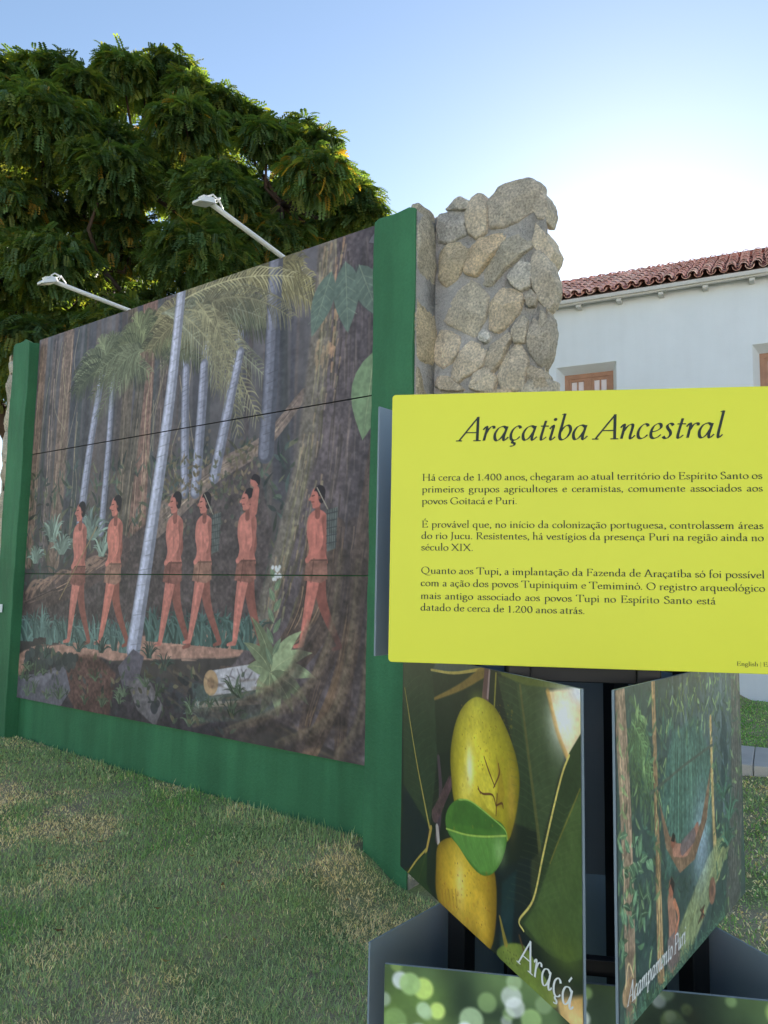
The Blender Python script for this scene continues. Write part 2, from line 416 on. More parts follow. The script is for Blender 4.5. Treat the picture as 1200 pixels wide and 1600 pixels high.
# the right-hand return of the near pier, left as bare stone
frS = lambda u, o, z: wp(-.392-o*1.0, u, z)
zs = [4.03, 3.45, 2.98, 2.30, 1.78, 1.3, .85, .4, -.15]
for k in range(len(zs)-1):
    t, b = zs[k], zs[k+1]
    stone(mb, [(-.125, b+.03), (-.02, b+.025), (.07, b+.03), (.075, (b+t)/2), (.07, t-.03), (-.02, t-.025), (-.125, t-.03)], frS, h=random.uniform(.022, .034), depth=.05, grow=.004, col=[(.43, .40, .33), (.46, .40, .29), (.42, .37, .28), (.47, .44, .36)][k % 4])
# broken left-hand end and tops
frL = lambda u, o, z: wp(5.02+o, u, z)
for k in range(13):
    z = k*.31; stone(mb, [(-.5, z), (-.3, z-.01), (-.13, z), (-.12, z+.28), (-.3, z+.29), (-.5, z+.28)], frL, h=random.uniform(.02, .06), depth=.05)
frR = lambda u, o, z: wp(-1.15-o*.8-(u+.14)*.52, u, z)
for k in range(13):
    z = k*.30-.1; stone(mb, [(-.55, z), (-.36, z-.01), (-.17, z), (-.16, z+.27), (-.36, z+.28), (-.55, z+.27)], frR, h=random.uniform(.02, .05), depth=.05)
frT = lambda u, o, z: wp(u, z, 3.90+o)
for (u0, u1) in ((-1.12, -.88), (-.86, -.62), (-.6, -.42)):
    stone(mb, [(u0+.2, -.5), (u1+.2, -.5), (u1, -.2), (u0, -.2)], frT, h=.05, depth=.05)
for k in range(14):
    u0 = -.05+k*.36; stone(mb, [(u0, -.52), (u0+.33, -.52), (u0+.33, -.2), (u0, -.2)], frT, h=.02, depth=.08)
# mortar core: the outline of the ruin, extruded
core = [(5.0, -.3), (5.0, 3.88), (4.9, 3.93), (-.2, 3.93), (-.40, 4.0), (-.55, 3.99), (-.72, 3.98), (-.80, 3.96), (-.95, 3.99), (-1.08, 3.97), (-1.14, 3.87), (-1.17, 3.7), (-1.165, 3.3), (-1.14, 3.0), (-1.16, 2.6), (-1.18, 1.5), (-1.18, -.3)]
n = len(core)
Vf = [wp(a, EB+.008, z) for a, z in core]; Vb = [wp(a+(.23*min(1, max(0, -a-.2)) if a < -.2 else 0), EB-.44, z) for a, z in core]
mb.add(Vf+Vb, [tuple(range(n)), tuple(range(2*n-1, n-1, -1))]+[(k, n+k, n+(k+1) % n, (k+1) % n) for k in range(n)], 0, (.3, .3, .3))
mb.box(lambda a, e, z: wp(a, e, z), -.394, -.3875, -.137, .082, -.3, 3.95, 0, (.3, .3, .3))
mb.build('rubble', [M['mortar'], M['stone']], wall, wall_loc, smooth=True, tint=True)

# green painted body behind and below the mural, and two piers
mb = MB(); fw = lambda a, e, z: wp(a, e, z)
mb.box(fw, -.05, 4.25, -.135, -.035, -.3, 3.90)
mb.build('painted_wall', M['green'], wall, wall_loc, bevel=.008)
def pier(a0, a1, zt, wob):
    mb = MB(); nz_ = 60; V = []; F = []
    na, ne = 8, 6
    prof = [(a0, e) for e in np.linspace(-.137, .10, ne)] + [(a, .10) for a in np.linspace(a0, a1, na)[1:-1]] + [(a1, e) for e in np.linspace(.10, -.137, ne)]
    for j in range(nz_+1):
        z = -.35+(zt+.35)*j/nz_
        for (a, e) in prof:
            tt = zt + .03*mnoise.noise(Vector((a*6+wob, e*6, 1))) - (.02 if (a in (a0, a1)) else 0)
            zz = -.35+(tt+.35)*j/nz_
            k = .006*mnoise.noise(Vector((a*5, e*5+wob, z*3)))+.003*mnoise.noise(Vector((a*17, e*17, z*14+wob)))
            V.append(wp(a+k, e+k, zz))
    m = len(prof)
    for j in range(nz_):
        for k in range(m-1): F.append((j*m+k, j*m+k+1, (j+1)*m+k+1, (j+1)*m+k))
        F.append((j*m+m-1, j*m, (j+1)*m, (j+1)*m+m-1))
    F.append(tuple(nz_*m+k for k in range(m)))
    mb.add(V, F); return mb.build('painted_pier', M['green'], wall, wall_loc, bevel=.006)
pier(-.385, -.067, 3.985, 2.)
pier(4.218, 4.53, 3.985, 8.)

# ------------------------------------------------------------------ painter for the printed boards
def fbm(H, W, cell, seed, octv=4):
    r = np.random.default_rng(seed); out = np.zeros((H, W)); amp = 1.; tot = 0
    for o in range(octv):
        c = max(cell/2**o, 1.5); gh, gw = int(H/c)+3, int(W/c)+3; g = r.random((gh, gw))
        y = np.arange(H)/c; x = np.arange(W)/c; yi = y.astype(int); xi = x.astype(int); fy = (y-yi)[:, None]; fx = (x-xi)[None]
        fy = fy*fy*(3-2*fy); fx = fx*fx*(3-2*fx)
        v = (g[yi][:, xi]*(1-fy)*(1-fx)+g[yi+1][:, xi]*fy*(1-fx)+g[yi][:, xi+1]*(1-fy)*fx+g[yi+1][:, xi+1]*fy*fx)
        out += v*amp; tot += amp; amp *= .55
    return out/tot
def catmull(p, k=8, closed=False):
    p = np.asarray(p, float); n = len(p)
    if n < 3 and not closed: return p
    out = []
    rng_ = range(n) if closed else range(n-1)
    for i in rng_:
        a = p[(i-1) % n] if closed or i > 0 else 2*p[0]-p[1]; b = p[i]; c = p[(i+1) % n]
        d = p[(i+2) % n] if closed or i+2 < n else 2*p[-1]-p[-2]
        for t in np.arange(k)/k:
            out.append(.5*((2*b)+(-a+c)*t+(2*a-5*b+4*c-d)*t*t+(-a+3*b-3*c+d)*t**3))
    if not closed: out.append(p[-1])
    return np.array(out)
class Paint:
    """a small painter: dabs of 0-255 display colour on a canvas of w x h units"""
    def __init__(s, w_, h_, sc, bg, seed=1):
        s.sc = sc; s.W = int(round(w_*sc)); s.H = int(round(h_*sc)); s.img = np.ones((s.H, s.W, 3))*np.array(bg, float)
        s.n1 = fbm(s.H, s.W, 14*sc, seed); s.n2 = fbm(s.H, s.W, 4*sc, seed+1, 2); s.r = np.random.default_rng(seed)
    def _win(s, P, pad):
        x0 = max(int(P[:, 0].min()-pad), 0); x1 = min(int(P[:, 0].max()+pad)+2, s.W); y0 = max(int(P[:, 1].min()-pad), 0); y1 = min(int(P[:, 1].max()+pad)+2, s.H)
        if x1 <= x0 or y1 <= y0: return None
        return x0, x1, y0, y1, *np.meshgrid(np.arange(x0, x1)+.5, np.arange(y0, y1)+.5)
    def _blend(s, wn, m, col, tex):
        x0, x1, y0, y1 = wn[:4]
        c = np.array(col, float)[None, None]*(1+tex*((s.n1[y0:y1, x0:x1]-.5)*1.6+(s.n2[y0:y1, x0:x1]-.5)*1.2))[..., None]
        s.img[y0:y1, x0:x1] = s.img[y0:y1, x0:x1]*(1-m[..., None])+c*m[..., None]
    def stroke(s, pts, wd, col, a=1., soft=1., tex=.12, smooth=True):
        P = np.asarray(pts, float)
        if smooth and len(P) > 2: P = catmull(P, 5)
        P = P*s.sc
        wv = np.interp(np.linspace(0, 1, len(P)), np.linspace(0, 1, len(np.atleast_1d(wd))), np.atleast_1d(wd).astype(float))*.5*s.sc
        wn = s._win(P, wv.max()+soft+1)
        if wn is None: return
        X, Y = wn[4:]; m = np.zeros_like(X)
        for k in range(len(P)-1):
            d = P[k+1]-P[k]; L = d@d+1e-9; t = np.clip(((X-P[k, 0])*d[0]+(Y-P[k, 1])*d[1])/L, 0, 1)
            dist = np.hypot(X-P[k, 0]-t*d[0], Y-P[k, 1]-t*d[1]); r = wv[k]+(wv[k+1]-wv[k])*t
            m = np.maximum(m, np.clip((r-dist)/soft+.5, 0, 1)*np.clip(r*2, 0, 1))
        s._blend(wn, m*a, col, tex)
    def mask(s, pts, soft=1., smooth=False):
        P = np.asarray(pts, float)
        if smooth: P = catmull(P, 5, True)
        P = P*s.sc; wn = s._win(P, soft+1)
        if wn is None: return None, None
        X, Y = wn[4:]; ins = np.zeros(X.shape, bool); dist = np.full(X.shape, 1e9)
        Q = np.roll(P, -1, 0)
        for (x1, y1), (x2, y2) in zip(P, Q):
            if y1 != y2: ins ^= ((y1 > Y) != (y2 > Y)) & (X < (x2-x1)*(Y-y1)/(y2-y1)+x1)
            d = np.array([x2-x1, y2-y1]); t = np.clip(((X-x1)*d[0]+(Y-y1)*d[1])/(d@d+1e-9), 0, 1)
            dist = np.minimum(dist, np.hypot(X-x1-t*d[0], Y-y1-t*d[1]))
        sd = np.where(ins, dist, -dist); return wn, (np.clip(sd/soft+.5, 0, 1), sd)
    def poly(s, pts, col, a=1., soft=1., tex=.12, smooth=False):
        wn, m = s.mask(pts, soft, smooth)
        if wn is not None: s._blend(wn, m[0]*a, col, tex)
    def disc(s, x, y, r, col, a=1., soft=1.5, tex=.05, ry=None, rot=0):
        ry = ry or r; t = np.linspace(0, 6.283, 24, endpoint=False); cx, sy = r*np.cos(t), ry*np.sin(t)
        s.poly(np.stack([x+cx*math.cos(rot)-sy*math.sin(rot), y+cx*math.sin(rot)+sy*math.cos(rot)], -1), col, a, soft, tex)
    def glow(s, x, y, rx, ry, col, a=.5):
        P = np.array([[x-rx*2, y-ry*2], [x+rx*2, y+ry*2]])*s.sc; wn = s._win(P, 1)
        if wn is None: return
        X, Y = wn[4:]; s._blend(wn, a*np.exp(-(((X/s.sc-x)/rx)**2+((Y/s.sc-y)/ry)**2)), col, .1)
    def leaf(s, x, y, L, wd, ang, col, rib=None, bend=.0, a=1.):
        t = np.linspace(0, 1, 9); c = np.stack([x+L*t*np.cos(ang+bend*t), y+L*t*np.sin(ang+bend*t)], -1)
        h = wd*.5*np.sin(np.pi*t**.8); nx, ny = -np.sin(ang+bend*t), np.cos(ang+bend*t); nn = np.stack([nx, ny], -1)*h[:, None]
        s.poly(np.vstack([c+nn, (c-nn)[::-1]]), col, a)
        if rib is not None: s.stroke(c, (1.0, .4), rib, .8*a)
    def frond(s, x, y, tx, ty, droop, col, n=26, ll=26, a=.9):
        mid = np.array([(x+tx)/2, (y+ty)/2-droop]); b = np.array([x, y], float); e = np.array([tx, ty], float)
        t = np.linspace(0, 1, 14)[:, None]; C = (1-t)**2*b+2*t*(1-t)*mid+t*t*e
        for k in range(n):
            u = .12+.88*k/n; q = (1-u)**2*b+2*u*(1-u)*mid+u*u*e; d = 2*(1-u)*(mid-b)+2*u*(e-mid); d /= np.linalg.norm(d)
            l = ll*(.55+.6*math.sin(math.pi*min(u*1.05, 1)))
            for sg in (-1, 1):
                ang = math.atan2(d[1], d[0])+sg*(.75+s.r.uniform(-.12, .12)); f = s.r.uniform(.75, 1.2)
                e1 = q+l*.5*np.array([math.cos(ang), math.sin(ang)]); e2 = e1+l*.5*np.array([math.cos(ang)*.7, math.sin(ang)*.6+.55])
                s.stroke([q, e1, e2], (1.9, .5), np.array(col)*f, a, tex=.05)
        s.stroke(C, (2.2, .8), np.array(col)*1.15, a)
    def tuft(s, x, y, n, L, col, spread=1.3, wd=3.):
        for k in range(n):
            an = -math.pi/2+s.r.uniform(-spread, spread); l = L*s.r.uniform(.6, 1.1); bx = x+s.r.uniform(-L*.15, L*.15)
            s.stroke([(bx, y), (bx+l*.6*math.cos(an), y+l*.65*math.sin(an)), (bx+l*1.05*math.cos(an), y+l*.85*math.sin(an)+abs(math.cos(an))*l*.15)], (wd, .5), np.array(col)*s.r.uniform(.65, 1.3), .95, tex=.05)
def board_mesh(P, fr, x0, x1, zt, zb, r0=0, r1=None):
    """a grid of the canvas rows r0..r1 as a flat sheet: fr(x, z); colours come from the canvas"""
    H, W = P.img.shape[:2]; r1 = H if r1 is None else r1
    jj = np.clip(np.round(np.linspace(r0, r1-1, r1-r0)).astype(int), 0, H-1); im = lin(np.clip(P.img[jj], 0, 255))
    h = len(jj); Xs = x0+(x1-x0)*np.linspace(0, 1, W); Zs = zt+(zb-zt)*np.linspace(0, 1, h)
    o, ux, uz = fr(0, 0), fr(1, 0)-fr(0, 0), fr(0, 1)-fr(0, 0)
    V = o[None, None]+ux[None, None]*Xs[None, :, None]+uz[None, None]*Zs[:, None, None]
    i = np.arange(h*W).reshape(h, W)
    F = np.stack([i[:-1, :-1], i[1:, :-1], i[1:, 1:], i[:-1, 1:]], -1).reshape(-1, 4)
    return V.reshape(-1, 3), F, im.reshape(-1, 3)

# ------------------------------------------------------------------ the mural: a generic rainforest with walkers
def walker(p, x, y, h, ph, wrap, skin=(176, 112, 100), lean=0., load=None, hair=(38, 32, 36)):
    """a plain walking figure in a cloth wrap, seen from the side, going left"""
    dk = np.array(skin)*.72; lt = np.array(skin)*1.14; sk = np.array(skin)
    Q = lambda a, b: (x+a*h+lean*b*h, y-b*h)
    st = .10+.05*math.sin(ph)
    p.stroke([Q(.02, .50), Q(.06, .27), Q(.05+st, .03)], (.11*h, .075*h, .038*h), dk); p.stroke([Q(.05+st, .025), Q(-.0+st, .008)], (.03*h, .02*h), dk)
    p.stroke([Q(.02, .78), Q(.07, .63), Q(.02, .50)], (.055*h, .044*h, .034*h), dk)
    p.stroke([Q(0, .52), Q(-.045, .28), Q(-st*.7, .03)], (.115*h, .08*h, .04*h), sk); p.stroke([Q(-st*.7, .02), Q(-st*.7-.06, .006)], (.032*h, .02*h), sk)
    p.stroke([Q(-.02, .46), Q(-.055, .28), Q(-st*.7-.005, .06)], (.03*h, .02*h, .01*h), lt, .5, 2)
    p.poly([Q(-.072, .80), Q(.0, .84), (Q(.075, .80)), Q(.082, .70), Q(.066, .60), Q(.082, .5), Q(-.078, .5), Q(-.062, .60), Q(-.085, .70)], sk, tex=.04, smooth=True); p.stroke([Q(.06, .79), Q(.062, .65), Q(.05, .56)], .04*h, dk, .55, 4); p.stroke([Q(-.05, .77), Q(-.06, .70)], .022*h, lt, .45, 3); p.stroke([Q(-.01, .74), Q(.0, .60)], .012*h, dk, .35, 2)
    p.stroke([Q(-.02, .79), Q(-.025, .66), Q(-.02, .55)], (.03*h, .025*h), lt, .5, 3); p.stroke([Q(.045, .78), Q(.04, .6)], .025*h, dk, .6, 3)
    p.poly([Q(-.078, .535), Q(.084, .535), Q(.092, .42), Q(.04, .395), Q(-.098, .41)], wrap, tex=.25); p.stroke([Q(-.02, .54), Q(-.04, .40)], 1.2, np.array(wrap)*.7, .8); p.stroke([Q(-.076, .53), Q(.082, .53)], 1.6, np.array(wrap)*.75)
    p.stroke([Q(0, .79), Q(.025, .63), Q(-.075, .53)], (.058*h, .046*h, .034*h), np.array(skin)*1.04); p.stroke([Q(0, .80), Q(0, .88)], .04*h, dk)
    p.disc(*Q(-.012, .915), .047*h, sk, ry=.062*h); p.stroke([Q(-.055, .915), Q(-.066, .905)], .018*h, sk)
    p.disc(*Q(.012, .945), .047*h, hair, ry=.045*h); p.disc(*Q(.03, .915), .026*h, hair, ry=.04*h); p.disc(*Q(-.026, .91), .031*h, sk, ry=.045*h); p.disc(*Q(.012, .912), .010*h, dk, .9); p.stroke([Q(-.03, .862), Q(.0, .868)], .03*h, sk)
    p.stroke([Q(-.05, .925), Q(-.03, .928)], 1., (40, 28, 26), .9); p.stroke([Q(-.05, .888), Q(-.032, .888)], .9, (95, 45, 42), .9)
    if load == 'basket':
        p.poly([Q(.07, .83), Q(.16, .85), Q(.15, .60), Q(.08, .58)], (92, 96, 92), tex=.2)
        for t in range(5): p.stroke([Q(.075, .63+.045*t), Q(.155, .64+.045*t)], .9, (58, 60, 62)); p.stroke([Q(.082+.016*t, .6), Q(.08+.018*t, .84)], .8, (58, 60, 62))
        p.stroke([Q(.08, .84), Q(-.01, .975)], 1.3, (150, 140, 125))
    if load == 'staff': p.stroke([Q(-.22, .30), Q(.05, .62), Q(.20, .80)], 1.7, (140, 118, 88))
    if load == 'bundle': p.poly([Q(-.13, .66), Q(.03, .72), Q(.06, .66), Q(-.10, .585)], (84, 98, 72), tex=.25)
    if load == 'child':
        p.stroke([Q(.05, .84), Q(.07, .97)], (.07*h, .055*h), np.array(skin)*.95); p.disc(*Q(.055, 1.03), .04*h, np.array(skin)*.95); p.poly([Q(.02, 1.045), Q(.05, 1.075), Q(.1, 1.05), Q(.095, 1.0), Q(.06, 1.03)], hair, smooth=True)
        p.stroke([Q(.06, .93), Q(-.0, .89)], .03*h, np.array(skin)*.9)
def bark_trunk(p, pts, wd, col, light, n=30):
    p.stroke(pts, wd, col, tex=.3); C = catmull(pts, 8) if len(pts) > 2 else np.linspace(pts[0], pts[-1], 12)
    wv = np.interp(np.linspace(0, 1, len(C)), np.linspace(0, 1, len(np.atleast_1d(wd))), np.atleast_1d(wd))
    for k in range(n):
        i = p.r.integers(0, max(len(C)-4, 1)); j = min(i+p.r.integers(2, 6), len(C)-1); o = p.r.uniform(-.45, .45)
        f = p.r.uniform(.62, .9) if p.r.random() < .6 else p.r.uniform(1.1, 1.4); c = np.array(col if p.r.random() < .6 else light)*f
        p.stroke([(C[m][0]+o*wv[m]+p.r.uniform(-.6, .6), C[m][1]) for m in range(i, j)]+[(C[j][0]+o*wv[j], C[j][1])], (1.6, .7), c, .6)
def palm_trunk(p, pts, wd, col):
    p.stroke(pts, wd, np.array(col)*.72, tex=.1); C = catmull(pts, 30) if len(pts) > 2 else np.linspace(pts[0], pts[-1], 60)
    wv = np.interp(np.linspace(0, 1, len(C)), np.linspace(0, 1, len(np.atleast_1d(wd))), np.atleast_1d(wd))
    p.stroke([(c[0]-w_*.12, c[1]) for c, w_ in zip(C[::6], wv[::6])], np.array(wd)*.62, col, .9, 3); p.stroke([(c[0]-w_*.22, c[1]) for c, w_ in zip(C[::6], wv[::6])], np.array(wd)*.22, np.minimum(np.array(col)*1.15, 235), .8, 3)
    for k in range(2, len(C), 3):
        w_ = wv[k]*.48; p.stroke([(C[k][0]-w_*p.r.uniform(.2, 1), C[k][1]+1.2), (C[k][0]+w_, C[k][1]-1.5)], .8, np.array(col)*p.r.uniform(.55, .75), p.r.uniform(.3, .8), smooth=False)
def paint_mural():
    p = Paint(640, 523, 1.4, (72, 68, 72), 4); r = p.r
    yy = np.linspace(0, 1, p.H)[:, None, None]
    p.img = p.img*0 + (np.array([98, 94, 98])*(1-yy)**1.2+np.array([66, 60, 58])*(1-(1-yy)**1.2))
    p.img *= (.82+.36*p.n1)[..., None]
    for k in range(70):                                             # murky far trunks and leafage
        x = r.uniform(-10, 560); c = np.array([[92, 80, 78], [70, 68, 76], [62, 66, 66], [104, 90, 84]])[r.integers(0, 4)]*r.uniform(.8, 1.1)
        wd = r.uniform(4, 17); p.stroke([(x+r.uniform(-10, 10), -5), (x, 150), (x+r.uniform(-8, 8), r.uniform(230, 330))], (wd*.8, wd*1.1), c, r.uniform(.3, .7), 4, .2)
    for x, wd, c in ((12, 18, (116, 96, 86)), (45, 13, (88, 80, 82)), (78, 26, (112, 94, 84)), (228, 20, (92, 82, 72)), (265, 30, (118, 92, 82)), (302, 18, (86, 76, 74))):
        bark_trunk(p, [(x+3, -5), (x, 120), (x-4, 330)], (wd, wd*1.2), c, (150, 128, 110), 46)
    for k in range(16):                                             # lianas
        x = r.uniform(10, 120) if k < 7 else r.uniform(230, 400); y0 = r.uniform(-5, 150)
        p.stroke([(x, y0), (x+r.uniform(-9, 9), y0+45), (x+r.uniform(-14, 14), y0+95), (x+r.uniform(-24, 24), y0+r.uniform(130, 190))], (1.7, 1.2), (150, 136, 112), .75)
    for k in range(900):                                            # undergrowth
        x = r.uniform(0, 570); y = r.uniform(205, 400); p.leaf(x, y, r.uniform(8, 26), r.uniform(2, 6), r.uniform(-2.9, -.2), np.array([[74, 86, 70], [92, 92, 70], [66, 78, 74]])[r.integers(0, 3)]*r.uniform(.55, 1.25), None, r.uniform(-.5, .5), .75)
    # pale palms of the middle distance, and their crowns
    for pts, wd in (([(168, 78), (147, 190), (134, 300)], (14, 19)), ([(194, 74), (192, 180), (186, 292)], (10, 14)), ([(344, 60), (347, 160), (353, 250)], (13, 16)), ([(382, 62), (377, 160), (372, 250)], (14, 18)), ([(440, 70), (424, 150), (404, 235)], (12, 18))):
        palm_trunk(p, pts, wd, (146, 146, 162))
    bark_trunk(p, [(258, 84), (246, 190), (232, 300)], (18, 22), (88, 80, 72), (128, 112, 92), 50)
    for (cx, cy, n_, L, c) in ((180, 70, 16, 92, (98, 102, 78)), (258, 62, 22, 112, (112, 116, 84)), (352, 36, 15, 96, (122, 114, 84)), (400, 50, 14, 100, (98, 100, 78)), (452, 30, 22, 122, (128, 120, 86))):
        for k in range(n_):
            an = -math.pi*(.02+.96*k/(n_-1))+r.uniform(-.1, .1); l = L*r.uniform(.8, 1.1)
            tx, ty = cx+l*math.cos(an), cy+l*.55*math.sin(an)+l*.34*abs(math.cos(an))+8
            p.frond(cx, cy, tx, ty, l*.22, np.array(c)*r.uniform(.62, 1.2), 26, 27, .9)
    for k in range(6): p.frond(300+r.uniform(-10, 10), 20, 405+r.uniform(-20, 90), 40+25*k, 26, np.array((118, 118, 100))*r.uniform(.7, 1.15), 30, 30, .9)
    # earth bank and fallen trunk
    p.poly([(0, 372), (70, 352), (160, 330), (250, 300), (360, 246), (470, 214), (500, 300), (480, 420), (0, 440)], (78, 68, 68), .9, 5, .35)
    bark_trunk(p, [(-5, 392), (110, 362), (230, 318)], (34, 40, 44), (84, 70, 68), (150, 122, 106), 70)
    bark_trunk(p, [(300, 285), (400, 232), (480, 205), (540, 158)], (38, 26, 18, 12), (120, 104, 96), (172, 150, 130), 60)
    for k in range(26):
        x = r.uniform(0, 190); p.stroke([(x, 372-x*.22+r.uniform(-8, 14)), (x+16, 366-x*.22+r.uniform(-8, 8)), (x+38, 362-x*.22)], (5, 1), (150, 120, 104), .6)
    for k in range(200):
        x = r.uniform(300, 480); y = r.uniform(180, 300); p.disc(x, y, r.uniform(1.5, 3.6), np.array([112, 98, 84] if r.random() < .5 else [84, 88, 78])*r.uniform(.7, 1.2), .7)
    for x, y, L in ((70, 300, 40), (95, 318, 34), (160, 290, 40), (30, 330, 26)): p.tuft(x, y, 16, L, (112, 126, 120), 1.2, 5)
    for x in range(10, 250, 22): p.tuft(x, 438+r.uniform(-6, 4), 13, r.uniform(30, 46), (78, 96, 94), .9, 4.5)
    for x in range(300, 470, 24): p.tuft(x, 424, 12, 44, (66, 84, 84), .8, 4.5)
    # the path
    p.poly([(-2, 462), (120, 440), (300, 420), (480, 404), (520, 408), (470, 432), (330, 446), (180, 460), (90, 478), (-2, 512)], (158, 122, 108), 1, 3, .22, True)
    for k in range(70): x = r.uniform(0, 480); y = 455-x*.075+r.uniform(-8, 18); p.stroke([(x, y), (x+r.uniform(8, 30), y-r.uniform(0, 3))], (1.8, .6), np.array((176, 138, 120))*r.uniform(.75, 1.12), .6)
    # the great buttressed tree at the right
    p.poly([(556, -5), (545, 120), (530, 230), (500, 330), (470, 420), (420, 470), (645, 528), (645, -5)], (92, 82, 84), 1, 3, .3)
    for k in range(170):
        t0 = r.uniform(0, .9); o = r.uniform(0, 1); f = r.choice([.6, .72, .85, 1.15, 1.35])
        def T(t): return (556-10*t-22*t*t-64*t**3+o*(84+30*t+60*t*t)+r.uniform(-1.5, 1.5), 420*t)
        p.stroke([T(t0), T(t0+.06), T(t0+.13)], (3, 1), np.array([104, 92, 86] if o > .35 else [122, 112, 88])*f, .6)
    for k in range(44):
        y = r.uniform(0, 150); x = 566+r.uniform(-4, 26)-y*.05; p.stroke([(x, y), (x-1, y+9)], (3.4, 2), (166, 132, 106), .75)
    for sx, ex, ey, wd in ((560, 430, 452, 26), (590, 480, 500, 24), (612, 545, 523, 22), (628, 598, 523, 18), (575, 395, 500, 20)):
        bark_trunk(p, [(sx, 300), (sx-14, 390), ((sx+ex)/2-10, 450), (ex, ey)], (20, wd, 20, 12), (86, 72, 66), (140, 112, 88), 50)
    bark_trunk(p, [(640, 180), (620, 330), (602, 440), (560, 523)], (12, 22, 24, 18), (104, 84, 70), (150, 120, 92), 60)
    for x, y, L, wd, an in ((572, 34, 66, 26, 1.9), (590, 30, 72, 30, 1.5), (606, 36, 62, 28, 1.15)): p.leaf(x, y, L, wd, an, (82, 92, 88), (116, 124, 112))
    p.leaf(632, 128, 84, 40, 1.72, (106, 122, 98), (150, 158, 128)); p.leaf(622, 16, 34, 12, -.3, (160, 160, 168))
    palm_trunk(p, [(492, -6), (490, 120), (486, 215)], (22, 22, 24), (108, 108, 120))
    p.poly([(556, -5), (545, 120), (530, 230), (500, 330), (465, 425), (492, 420), (526, 330), (556, 230), (572, 120), (580, -5)], (126, 120, 98), .45, 9, .3)
    p.poly([(600, -5), (604, 200), (590, 380), (645, 420), (645, -5)], (66, 60, 64), .5, 14, .3)
    for k in range(120):
        t = r.uniform(0, 1); x = 556-10*t-22*t*t-64*t**3+r.uniform(2, 40); y = 420*t; p.stroke([(x, y), (x-2, y+r.uniform(6, 16))], (2.6, 1), np.array([[140, 132, 104], [84, 76, 72], [158, 134, 108]])[r.integers(0, 3)], .55)
    for x, y, L, wd, an in ((574, 34, 70, 30, 1.95), (592, 28, 76, 34, 1.5), (610, 36, 66, 30, 1.15)): p.leaf(x, y, L, wd, an, (92, 106, 96), (138, 148, 128)); [p.stroke([(x+math.cos(an)*L*t, y+math.sin(an)*L*t), (x+math.cos(an)*L*(t+.12)+sg*wd*.36, y+math.sin(an)*L*(t+.12))], 1., (122, 134, 118), .6) for t in (.2, .35, .5, .65) for sg in (-1, 1)]
    p.leaf(632, 128, 88, 46, 1.72, (112, 132, 100), (160, 170, 134))
    for k in range(8): p.frond(330+r.uniform(-10, 60), 14+r.uniform(-6, 18), 420+r.uniform(-20, 110), 30+24*k+r.uniform(-10, 10), 26, np.array((132, 126, 98))*r.uniform(.7, 1.2), 30, 30, .85)
    for k in range(6): p.frond(258, 62, 258+r.uniform(-120, -30), 70+r.uniform(0, 70), 26, np.array((118, 122, 94))*r.uniform(.75, 1.2), 24, 26, .85)
    palm_trunk(p, [(440, 96), (426, 150), (404, 235)], (12, 14, 18), (150, 150, 166)); palm_trunk(p, [(378, 100), (376, 160), (372, 250)], (14, 15, 18), (146, 146, 162)); palm_trunk(p, [(345, 100), (347, 160), (353, 250)], (13, 14, 16), (142, 142, 158))
    for k in range(160):
        x = r.uniform(300, 470); y = r.uniform(205, 262); p.leaf(x, y, r.uniform(5, 12), r.uniform(2.5, 5), r.uniform(-3, 0), np.array([[104, 98, 76], [84, 88, 72], [122, 106, 84]])[r.integers(0, 3)]*r.uniform(.7, 1.15), None, 0, .8)
    for x, y, L in ((70, 300, 44), (95, 318, 38), (165, 300, 44), (28, 330, 30), (190, 322, 34)): p.tuft(x, y, 18, L, (122, 136, 124), 1.2, 5)
    for x in range(8, 262, 17): p.tuft(x, 438+r.uniform(-6, 4), 14, r.uniform(32, 52), (86, 106, 100), .9, 4.5)
    for x in range(298, 480, 17): p.tuft(x, 425, 13, 50, (74, 94, 88), .8, 4.5)
    # walkers on the path
    walker(p, 140, 439, 192, .3, (126, 84, 76), lean=-.02, load='staff'); walker(p, 217, 437, 194, 1.4, (138, 104, 90), skin=(182, 114, 100))
    walker(p, 337, 432, 186, .8, (120, 80, 72)); walker(p, 390, 426, 176, 2.2, (140, 104, 90), load='basket', skin=(178, 114, 102))
    walker(p, 461, 424, 174, .2, (128, 88, 78), load='child'); walker(p, 563, 420, 166, 1.2, (132, 94, 82), load='basket', skin=(176, 108, 96))
    # the leaning pale palm in front
    palm_trunk(p, [(330, -6), (317, 130), (297, 262), (268, 438)], (17, 20, 23, 28), (170, 170, 186))
    # foreground rocks and plants
    p.poly([(0, 500), (30, 476), (110, 462), (200, 452), (300, 470), (420, 490), (470, 530), (0, 530)], (58, 52, 56), 1, 4, .3)
    p.poly([(120, 455), (190, 450), (235, 470), (225, 525), (150, 525), (110, 490)], (92, 66, 60), .8, 6, .4)
    p.poly([(0, 492), (60, 484), (118, 466), (136, 500), (112, 525), (0, 525)], (94, 90, 98), 1, 2, .18); p.poly([(10, 496), (60, 488), (112, 472), (70, 500)], (118, 114, 122), .7, 4)
    p.poly([(238, 462), (268, 438), (290, 446), (280, 478), (250, 486)], (92, 86, 94), 1, 2, .2)
    p.poly([(258, 478), (300, 470), (330, 500), (318, 525), (282, 510)], (100, 94, 96), 1, 3, .25)
    for k in range(60): p.disc(r.uniform(15, 150), r.uniform(452, 474), r.uniform(4, 8), np.array((62, 66, 66))*r.uniform(.7, 1.15), .85)
    for k in range(26): p.disc(r.uniform(310, 390), r.uniform(466, 505), r.uniform(4, 8), np.array((58, 58, 62))*r.uniform(.7, 1.15), .85)
    for x, y in ((70, 462), (150, 448), (200, 446), (300, 446), (330, 458)): p.tuft(x, y, 15, 26, (60, 72, 66), 1.2, 2.5)
